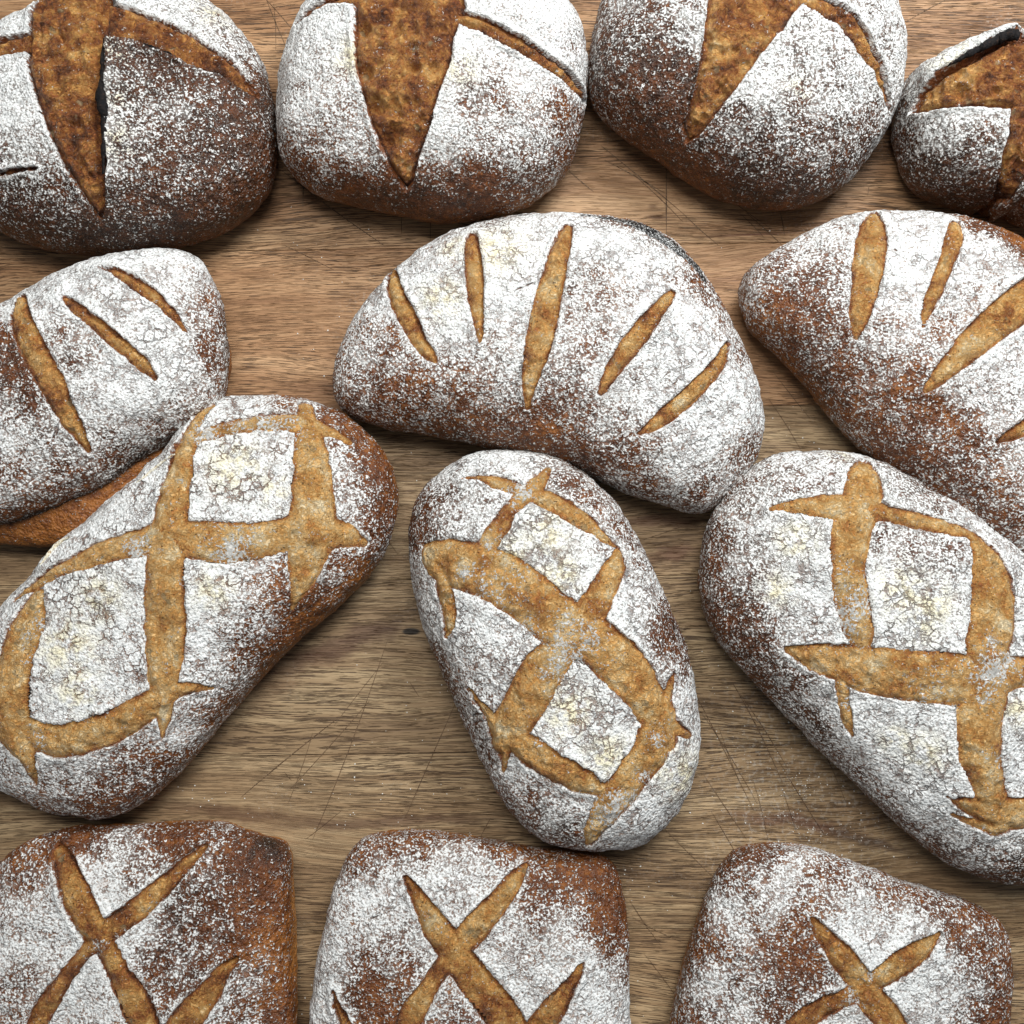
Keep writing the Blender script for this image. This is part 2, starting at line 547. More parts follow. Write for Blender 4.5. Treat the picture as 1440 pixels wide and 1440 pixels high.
def wood_material(name='oiled_wood', dark=1.0):
    m = NT(name)
    co0 = m.coord()
    # boards lie with their grain a hair off level
    co = m.vmath('ADD', co0, m.obj_offset(4.0))
    wv = m.noise(m.vmath('MULTIPLY', co, (3.0, 9.0, 1.0)), 1.0, 2, 0.5)
    cy = m.t.nodes.new('ShaderNodeCombineXYZ')
    m.set(cy.inputs[1], m.math('MULTIPLY', m.math('SUBTRACT', wv, 0.5), 0.05))
    cw = m.vmath('ADD', co, cy.outputs[0])
    broad = m.noise(m.vmath('MULTIPLY', cw, (3.5, 42, 1)), 1.0, 4, 0.6)
    fine = m.noise(m.vmath('MULTIPLY', cw, (18, 560, 1)), 1.0, 3, 0.65)
    pores = m.noise(m.vmath('MULTIPLY', cw, (60, 2100, 1)), 1.0, 2, 0.5)
    pores2 = m.noise(m.vmath('MULTIPLY', m.vmath('ADD', cw, (3.1, 1.7, 0)), (28, 1300, 1)), 1.0, 2, 0.5)
    sep = m.t.nodes.new('ShaderNodeSeparateXYZ')
    m.set(sep.inputs[0], co0)
    # boards run from a redder one at the far side to paler ones near the front
    tt = m.math('MULTIPLY_ADD', m.math('SUBTRACT', broad, 0.5), 1.5, 0.5)
    tt = m.math('MULTIPLY_ADD', m.math('SUBTRACT', fine, 0.5), 0.8, tt)
    red = m.ramp(tt, [(0.1, (0.19, 0.088, 0.038)), (0.45, (0.345, 0.185, 0.088)), (0.8, (0.49, 0.295, 0.155))])
    pale = m.ramp(tt, [(0.1, (0.125, 0.077, 0.042)), (0.45, (0.275, 0.186, 0.100)), (0.8, (0.45, 0.335, 0.195))])
    n = m.t.nodes.new('ShaderNodeAttribute')
    n.attribute_type = 'OBJECT'
    n.attribute_name = 'warmth'
    col = m.mix(n.outputs['Fac'], pale, red)
    pm = m.math('MAXIMUM', m.ss(pores, 0.56, 0.62), m.math('MULTIPLY', m.ss(pores2, 0.58, 0.64), 0.9))
    pm = m.math('MULTIPLY', pm, m.ss(m.noise(m.vmath('MULTIPLY', cw, (4, 12, 1)), 1.0, 2, 0.5), 0.3, 0.6, 0.35, 0.9))
    col = m.mix(pm, col, (0.060, 0.033, 0.018))
    # reddish-brown stains, a dark knot, smudges of old dough
    geo = m.t.nodes.new('ShaderNodeNewGeometry')
    P = geo.outputs['Position']
    wob = m.vmath('SCALE', m.vmath('SUBTRACT', m.noise(P, 30, 3, 0.6, color=True), (0.5, 0.5, 0.5)), scale=0.035)
    Pw = m.vmath('ADD', P, m.vmath('MULTIPLY', wob, (1.5, 0.6, 0)))
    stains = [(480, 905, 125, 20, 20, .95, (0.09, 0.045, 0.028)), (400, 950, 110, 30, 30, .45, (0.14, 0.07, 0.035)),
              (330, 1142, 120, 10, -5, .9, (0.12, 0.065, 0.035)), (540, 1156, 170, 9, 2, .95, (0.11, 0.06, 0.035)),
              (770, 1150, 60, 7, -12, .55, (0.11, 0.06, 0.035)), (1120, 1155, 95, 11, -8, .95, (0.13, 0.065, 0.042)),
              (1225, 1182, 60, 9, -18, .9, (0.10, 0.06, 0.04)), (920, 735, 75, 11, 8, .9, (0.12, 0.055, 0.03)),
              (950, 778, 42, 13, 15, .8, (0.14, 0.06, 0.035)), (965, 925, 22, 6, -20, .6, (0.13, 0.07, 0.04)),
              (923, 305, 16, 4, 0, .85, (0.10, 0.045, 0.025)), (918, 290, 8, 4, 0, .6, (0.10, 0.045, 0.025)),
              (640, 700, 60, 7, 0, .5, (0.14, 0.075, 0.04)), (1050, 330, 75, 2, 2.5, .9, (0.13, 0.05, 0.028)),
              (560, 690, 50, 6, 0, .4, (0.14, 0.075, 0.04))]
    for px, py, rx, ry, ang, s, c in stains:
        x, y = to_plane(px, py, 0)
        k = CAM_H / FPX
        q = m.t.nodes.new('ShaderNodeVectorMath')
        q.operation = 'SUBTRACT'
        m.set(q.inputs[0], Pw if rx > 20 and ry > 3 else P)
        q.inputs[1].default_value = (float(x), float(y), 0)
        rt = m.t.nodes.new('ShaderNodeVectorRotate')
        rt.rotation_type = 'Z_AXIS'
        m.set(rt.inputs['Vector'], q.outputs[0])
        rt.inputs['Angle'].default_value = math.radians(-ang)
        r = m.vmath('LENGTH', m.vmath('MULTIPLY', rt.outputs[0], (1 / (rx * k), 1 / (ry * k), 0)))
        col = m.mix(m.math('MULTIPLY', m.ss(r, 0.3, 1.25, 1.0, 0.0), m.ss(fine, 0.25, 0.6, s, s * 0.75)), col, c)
    # knot
    x, y = to_plane(578, 888, 0)
    q = m.vmath('MULTIPLY', m.vmath('SUBTRACT', P, (float(x), float(y), 0)), (1 / 0.0085, 1 / 0.0034, 0))
    col = m.mix(m.ss(m.vmath('LENGTH', q), 0.6, 1.0, 0.95, 0.0), col, (0.012, 0.009, 0.007))
    # a dusting of flour on the bare wood near the front
    x, y = to_plane(1130, 1110, 0)
    q = m.vmath('LENGTH', m.vmath('MULTIPLY', m.vmath('SUBTRACT', Pw, (float(x), float(y), 0)), (9, 7, 0)))
    dust = m.math('MULTIPLY', m.ss(q, 0.1, 1.0, 0.30, 0.0), m.ss(m.noise(P, 240, 4, 0.7), 0.50, 0.66))
    col = m.mix(dust, col, (0.7, 0.68, 0.62))
    hz = m.math('MULTIPLY', m.ss(m.noise(P, 14, 3, 0.6), 0.5, 0.75, 0.0, 0.28), m.ss(m.noise(P, 420, 3, 0.7), 0.5, 0.7))
    col = m.mix(hz, col, (0.66, 0.62, 0.55))
    if dark != 1.0:
        col = m.mix(dark, col, (0.05, 0.024, 0.012))
    m.set(m.bsdf.inputs['Base Color'], col)
    m.bsdf.inputs['Roughness'].default_value = 0.55
    m.bsdf.inputs['Specular IOR Level'].default_value = 0.3
    h = m.math('SUBTRACT', m.math('MULTIPLY', fine, 0.6), pm)
    m.set(m.bsdf.inputs['Normal'], m.bump(h, 0.0004, 1.0))
    return m.mat


def flour_material():
    m = NT('spilt_flour')
    m.bsdf.inputs['Base Color'].default_value = (0.78, 0.76, 0.70, 1)
    m.bsdf.inputs['Roughness'].default_value = 0.95
    return m.mat


M_CRUST, M_SCORE, M_CHAR, M_FLAP = crust_material(), score_material(), char_material(), flap_material()
M_WOOD, M_CUT, M_FLOUR = wood_material(), wood_material('knife_cut_wood', 0.62), flour_material()


# ------------------------------------------------------------------ object helpers
def mesh_object(name, V, F, mat, parent=None, origin=(0, 0, 0), attrs=None, smooth=True, normals=None):
    me = bpy.data.meshes.new(name)
    V = np.asarray(V, np.float32) - np.asarray(origin, np.float32)
    F = np.asarray(F, np.int32)
    me.vertices.add(len(V))
    me.vertices.foreach_set('co', V.ravel())
    nf, k = F.shape
    me.loops.add(nf * k)
    me.loops.foreach_set('vertex_index', F.ravel())
    me.polygons.add(nf)
    me.polygons.foreach_set('loop_start', np.arange(0, nf * k, k, dtype=np.int32))
    me.polygons.foreach_set('loop_total', np.full(nf, k, np.int32))
    me.update(calc_edges=True)
    me.validate()
    if smooth:
        me.polygons.foreach_set('use_smooth', np.ones(len(me.polygons), bool))
    if attrs:
        for an, av in attrs.items():
            a = me.attributes.new(an, 'FLOAT', 'POINT')
            a.data.foreach_set('value', np.asarray(av, np.float32))
    if normals is not None:
        me.normals_split_custom_set_from_vertices([tuple(n) for n in normals.tolist()])
    me.materials.append(mat)
    o = bpy.data.objects.new(name, me)
    COL.objects.link(o)
    if parent is not None:
        o.parent = parent
    return o


def thing(name, label, cat, loc, group=None, kind=None):
    o = bpy.data.objects.new(name, None)
    o.location = loc
    o.empty_display_size = 0.03
    COL.objects.link(o)
    if label:
        o['label'] = label
    if cat:
        o['category'] = cat
    if group:
        o['group'] = group
    if kind:
        o['kind'] = kind
    return o


def grid_normals(P):
    du = np.gradient(P, axis=1)
    dv = np.gradient(P, axis=0)
    n = np.cross(du, dv)
    n /= np.maximum(np.linalg.norm(n, axis=-1, keepdims=True), 1e-12)
    return n


def weights(P, pts3, vals, sig):
    num = np.zeros(len(P))
    den = np.full(len(P), 1e-12)
    for p, v in zip(pts3, vals):
        w = np.exp(-((P - p) ** 2).sum(1) / (2 * sig * sig)) + 1e-7 / (((P - p) ** 2).sum(1) / sig ** 2 + 1) ** 3
        num += w * v
        den += w
    return num / den


def tube(path, radii, flat, seed, mat, name, parent, origin, nseg=10):
    """an irregular rim of crust following a path; radii (n), flat = height / width"""
    path = np.asarray(path)
    n = len(path)
    V = []
    T = np.gradient(path, axis=0)
    for i in range(n):
        t = T[i] / max(np.linalg.norm(T[i]), 1e-9)
        up = np.array([0, 0, 1.0])
        s = np.cross(t, up)
        s /= max(np.linalg.norm(s), 1e-9)
        u = np.cross(s, t)
        for k in range(nseg):
            a = 2 * math.pi * k / nseg
            V.append(path[i] + radii[i] * (math.cos(a) * s + flat * math.sin(a) * u))
    V = np.array(V)
    V += (fbm(V, 350, seed, 2) * 0.0009)[:, None] * np.array([1, 1, 1.2])
    F = []
    for i in range(n - 1):
        for k in range(nseg):
            F.append((i * nseg + k, i * nseg + (k + 1) % nseg, (i + 1) * nseg + (k + 1) % nseg, (i + 1) * nseg + k))
    return mesh_object(name, V, F, mat, parent, origin)


NB = 300        # body lattice
NF = 470        # finer lattice for the crumb inside the cuts


def build_loaf(spec):
    sd = spec['seed']
    D = Dome(spec['outline'], spec['h'], spec.get('zeq', 0.35), spec.get('e', 0.8), spec.get('foot', 0.86), sd,
             spec.get('lump', 0.0025), spec.get('lift', 0.0), spec.get('jit', 0.0))
    origin = (D.cx, D.cy, 0.0)
    root = thing('bread_loaf', spec['label'], 'bread', origin, spec.get('group'))
    pxm = (CAM_H - spec['h'] * 0.8) / FPX
    # cuts
    cuts = []
    for c in spec['scores']:
        if c[0] == 'poly':
            sp = np.array(c[1], float)
            H3 = D.hit(sp[:, 0], sp[:, 1])
            cuts.append(('poly', H3[:, :2]))
        else:
            sp = open_spline(c, 4)
            H3 = D.hit(sp[:, 0], sp[:, 1])
            cuts.append(('stroke', H3, np.maximum(sp[:, 2], 0.6) * pxm))
    splits = []
    rr_ = random.Random(sd * 31)
    auto = []
    if spec.get('crackle', 0) > 0.3:
        for c in spec['scores']:
            if c[0] == 'poly' or len(c) < 4:
                continue
            for rep in range(3):
                k = rr_.randrange(1, len(c) - 1)
                (x0, y0, w0), (x1, y1, _w) = c[k], c[k + 1]
                L_ = math.hypot(x1 - x0, y1 - y0)
                sg = rr_.choice((-1, 1))
                nx_, ny_ = -(y1 - y0) / L_ * sg, (x1 - x0) / L_ * sg
                tx_, ty_ = (x1 - x0) / L_, (y1 - y0) / L_
                a_ = rr_.uniform(-0.7, 0.7)
                ln = rr_.uniform(9, 26)
                p_, q_ = x0 + nx_ * w0, y0 + ny_ * w0
                path = [(p_, q_)]
                for st_ in range(3):
                    a_ += rr_.uniform(-0.5, 0.5)
                    p_ += (nx_ + tx_ * a_) * ln / 3
                    q_ += (ny_ + ty_ * a_) * ln / 3
                    path.append((p_, q_))
                auto.append(path)
    for c in spec.get('splits', []) + auto:
        sp = open_spline(c, 3)
        splits.append(D.hit(sp[:, 0], sp[:, 1]))

    def cut_fields(P):
        S = np.empty((len(cuts), len(P)))
        for i, c in enumerate(cuts):
            S[i] = poly_sdf(P, c[1]) if c[0] == 'poly' else stroke_sdf(P, c[1], c[2])
        j = fbm(P, 140, sd + 3, 3) * spec.get('rag', 0.0013) - 0.0011
        return S + j

    depth, lip, tone = spec.get('depth', 0.0065), spec.get('lip', 0.0015), spec.get('tone', 0.42)

    # ---- body
    u = np.linspace(-1, 1, NB + 1)
    U, V = np.meshgrid(u, u)
    B = D.base(U, V)
    N = grid_normals(B)
    Pf = B.reshape(-1, 3)
    S = cut_fields(Pf)
    s = S.min(0)
    lipn = lip * np.clip(1.0 + 1.6 * fbm(Pf, 45, sd + 13, 2), 0.1, 2.4)
    off = -depth * sstep(0.0002, -0.0013, s) + lipn * np.exp(-(np.maximum(s, 0) / 0.0032) ** 2) * sstep(-0.0012, 0.0, s)
    for ear in spec.get('ears', []):
        sp = open_spline(ear['path'], 4)
        E3 = D.hit(sp[:, 0], sp[:, 1])
        ds = stroke_sdf(Pf, E3, np.zeros(len(E3)))
        off = off + np.where(s > -0.0008, ear['rise'] * np.exp(-(ds / ear.get('w', 0.012)) ** 2), 0)
    wz = np.clip(Pf[:, 2] / (0.25 * D.h), 0, 1)
    off = off + wz * (fbm(Pf, 85, sd + 11, 3) * 0.0014 + noise(Pf, 300, sd + 21) * 0.00042)
    # crust splits
    dsp = np.full(len(Pf), 1.0)
    for sp3 in splits:
        dsp = np.minimum(dsp, stroke_sdf(Pf, sp3, np.zeros(len(sp3))))
    off = off - 0.0012 * np.exp(-(dsp / 0.0011) ** 2)
    X = Pf + N.reshape(-1, 3) * off[:, None]
    X[:, 2] = np.maximum(X[:, 2], 0.0004)
    # painted fields
    fp = spec['flour']
    arr = np.array([(a[0], a[1]) for a in fp], float)
    f3 = D.hit(arr[:, 0], arr[:, 1])
    flour = weights(Pf, f3, [a[2] for a in fp], 0.012)
    flour = flour + 0.12 * fbm(Pf, 40, sd + 31, 3) + spec.get('dust', 0.0)
    low = sstep(0.42 * D.h, 0.12 * D.h, Pf[:, 2] - D.lift)
    flour = flour - 0.55 * spec.get('side_bare', 0.35) * low
    flour = flour + 0.18 * np.exp(-(np.maximum(s, 0) / 0.004) ** 2) * (flour > 0.35)
    flour = np.minimum(np.where(flour < 0.6, 0.13 + 0.83 * flour, 0.628 + 1.12 * (flour - 0.6)), 1.08)
    cream = np.zeros(len(Pf))
    for cx_, cy_, r in spec.get('cream', []):
        p = D.hit(np.array([cx_]), np.array([cy_]))[0]
        cream = np.maximum(cream, np.exp(-((Pf - p) ** 2).sum(1) / (2 * (r * pxm * 0.7) ** 2)))
    char = np.zeros(len(Pf))
    for c in spec.get('char', []):
        sp = open_spline(c, 4)
        C3 = D.hit(sp[:, 0], sp[:, 1])
        dd = stroke_sdf(Pf, C3, sp[:, 2] * pxm)
        char = np.maximum(char, sstep(0.004, -0.002, dd))
    rim = sstep(0.6, 0.15, (Pf[:, 2] - D.lift) / D.h)
    tn = tone + spec.get('rim_warm', 0.18) * rim + 0.13 * fbm(Pf, 28, sd + 41, 2)
    for (tx, ty, r, dv) in spec.get('tones', []):
        p = D.hit(np.array([tx]), np.array([ty]))[0]
        tn = tn + dv * np.exp(-((Pf - p) ** 2).sum(1) / (2 * (r * pxm) ** 2))
    crk = 0.85 * np.clip((flour - 0.66) * 4.5, 0, 1) * max(spec.get('crackle', 0.35), 0.3) * 1.0
    n = NB + 1
    idx = np.arange(n * n).reshape(n, n)
    F = np.stack([idx[:-1, :-1], idx[:-1, 1:], idx[1:, 1:], idx[1:, :-1]], -1).reshape(-1, 4)
    attrs = dict(flour=flour, score_dist=s * 1000, char=char, cream=cream, crackle=crk, tone=tn, split=np.minimum(dsp * 1000, 50))
    mesh_object('crust', X, F, M_CRUST, root, origin, attrs)

    # ---- the crumb showing in each cut
    if cuts:
        u = np.linspace(-1, 1, NF + 1)
        U, V = np.meshgrid(u, u)
        B = D.base(U, V)
        N = grid_normals(B)
        Pf = B.reshape(-1, 3)
        # coarse pick first
        rough_mask = np.zeros(len(Pf), bool)
        S = np.full((len(cuts), len(Pf)), 0.05)
        top = np.nonzero(Pf[:, 2] > D.lift + 0.3 * D.zeq)[0]
        S[:, top] = cut_fields(Pf[top])
        s = S.min(0)
        near = np.nonzero(s < 0.003)[0]
        off = np.zeros(len(Pf))
        Pn, sn = Pf[near], s[near]
        ins = np.maximum(-sn, 0)
        sink = spec.get('sink', 0.0016)
        bulge = spec.get('bulge', 0.0030) * (1 - np.exp(-ins / 0.005))
        rel = fbm(Pn, 120, sd + 51, 3) * 0.0018 + noise(Pn, 380, sd + 61) * 0.0006
        rid = (0.35 - np.abs(fbm(Pn, 70, sd + 77, 3))) * spec.get('ridge', 0.0035) * sstep(0.001, 0.006, ins)
        big = fbm(Pn, 45, sd + 71, 2) * 0.002 * sstep(0.003, 0.010, ins)
        off[near] = -sink + bulge + rel * sstep(0, 0.002, ins) + big + rid - spec.get('edge_dip', 0.0009) * np.exp(-((ins - 0.0012) / 0.0016) ** 2)
        for (tx, ty, r, dv) in spec.get('pits', []):
            p = D.hit(np.array([tx]), np.array([ty]))[0]
            off[near] += dv * np.exp(-((Pn - p) ** 2).sum(1) / (2 * (r * pxm) ** 2))
        X = Pf + N.reshape(-1, 3) * off[:, None]
        NN = grid_normals(X.reshape(NF + 1, NF + 1, 3)).reshape(-1, 3)
        n = NF + 1
        idx = np.arange(n * n).reshape(n, n)
        F = np.stack([idx[:-1, :-1], idx[:-1, 1:], idx[1:, 1:], idx[1:, :-1]], -1).reshape(-1, 4)
        fs = s[F].max(1)
        keep = fs < 0.0012
        F = F[keep]
        own = S[:, F[:, 0]].argmin(0)
        # a fragment cut off from its own slash belongs to the slash it touches
        owner = {int(c): int(o_) for c, o_ in zip(F[:, 0], own)}
        where = {int(c): f for f, c in enumerate(F[:, 0])}
        NBR = (1, -1, NF + 1, -NF - 1)
        for rnd in range(2):
            for i in range(len(cuts)):
                seen, comps = set(), []
                mine = [c for c, o_ in owner.items() if o_ == i]
                for c in mine:
                    if c in seen:
                        continue
                    seen.add(c)
                    st, comp = [c], []
                    while st:
                        q = st.pop()
                        comp.append(q)
                        for d_ in NBR:
                            if q + d_ not in seen and owner.get(q + d_, -2) == i:
                                seen.add(q + d_)
                                st.append(q + d_)
                    comps.append(comp)
                comps.sort(key=len)
                for comp in comps[:-1]:
                    votes = {}
                    for q in comp:
                        for d_ in NBR:
                            o_ = owner.get(q + d_, -2)
                            if o_ >= 0 and o_ != i:
                                votes[o_] = votes.get(o_, 0) + 1
                    new = max(votes, key=votes.get) if votes else -1
                    for q in comp:
                        owner[q] = new
        for c, f in where.items():
            own[f] = owner[c]
        fsm = np.zeros(len(Pf))
        for (tx, ty, r, dv) in spec.get('spilt', []):
            p = D.hit(np.array([tx]), np.array([ty]))[0]
            fsm[near] = np.maximum(fsm[near], dv * np.exp(-((Pn - p) ** 2).sum(1) / (2 * (r * pxm) ** 2)))
        tb = spec.get('crumb', 0.52)
        for i in range(len(cuts)):
            Fi = F[own == i]
            if len(Fi) < 6:
                continue
            used, inv = np.unique(Fi, return_inverse=True)
            Fi = inv.reshape(-1, 4)
            tnn = tb + 0.10 * fbm(Pf[used], 50, sd + 81 + i, 2)
            mesh_object('score', X[used], Fi, M_SCORE, root, origin,
                        dict(edge=-s[used] * 1000, tone=tnn, flour=fsm[used]), normals=NN[used])
    # ---- raised ears
    for ear in spec.get('ears', []):
        if not ear.get('mat'):
            continue
        sp = open_spline(ear['path'], 8)
        E3 = D.hit(sp[:, 0], sp[:, 1])
        rr = sp[:, 2] * pxm
        E3[:, 2] += ear['rise'] * 0.9 + lip
        rr = rr * (1 + 0.35 * noise(E3, 260, sd + 91))
        tube(E3, rr, 0.8, sd + 7, ear['mat'], 'ear', root, origin)
    for b in spec.get('base_bulges', []):
        DB = Dome(b['outline'], b['h'], 0.45, 0.7, 0.9, sd + 9, 0.0012)
        u = np.linspace(-1, 1, 161)
        U, V = np.meshgrid(u, u)
        P = DB.base(U, V)
        Nn = grid_normals(P).reshape(-1, 3)
        P = P.reshape(-1, 3)
        P = P + Nn * (fbm(P, 120, sd + 15, 3) * 0.0012)[:, None]
        n = 161
        idx = np.arange(n * n).reshape(n, n)
        F = np.stack([idx[:-1, :-1], idx[:-1, 1:], idx[1:, 1:], idx[1:, :-1]], -1).reshape(-1, 4)
        z0 = np.zeros(len(P))
        o = mesh_object('burst_base', P, F, M_CRUST, root, origin,
                        dict(flour=z0 + 0.08, score_dist=z0 + 50, char=z0, cream=z0, crackle=z0, tone=z0 + 0.72, split=z0 + 50))
        o['label'] = 'bare golden-brown burst base'
    return root, D

# ------------------------------------------------------------------ the loaves (traced from the photograph)
ROUND = 'round floured loaves with a deep triangular burst'
CURVED = 'curved floured loaves with separate slashes'
LATT = 'oblong loaves scored with a lattice'
SQUARE = 'squarish flat loaves along the front'

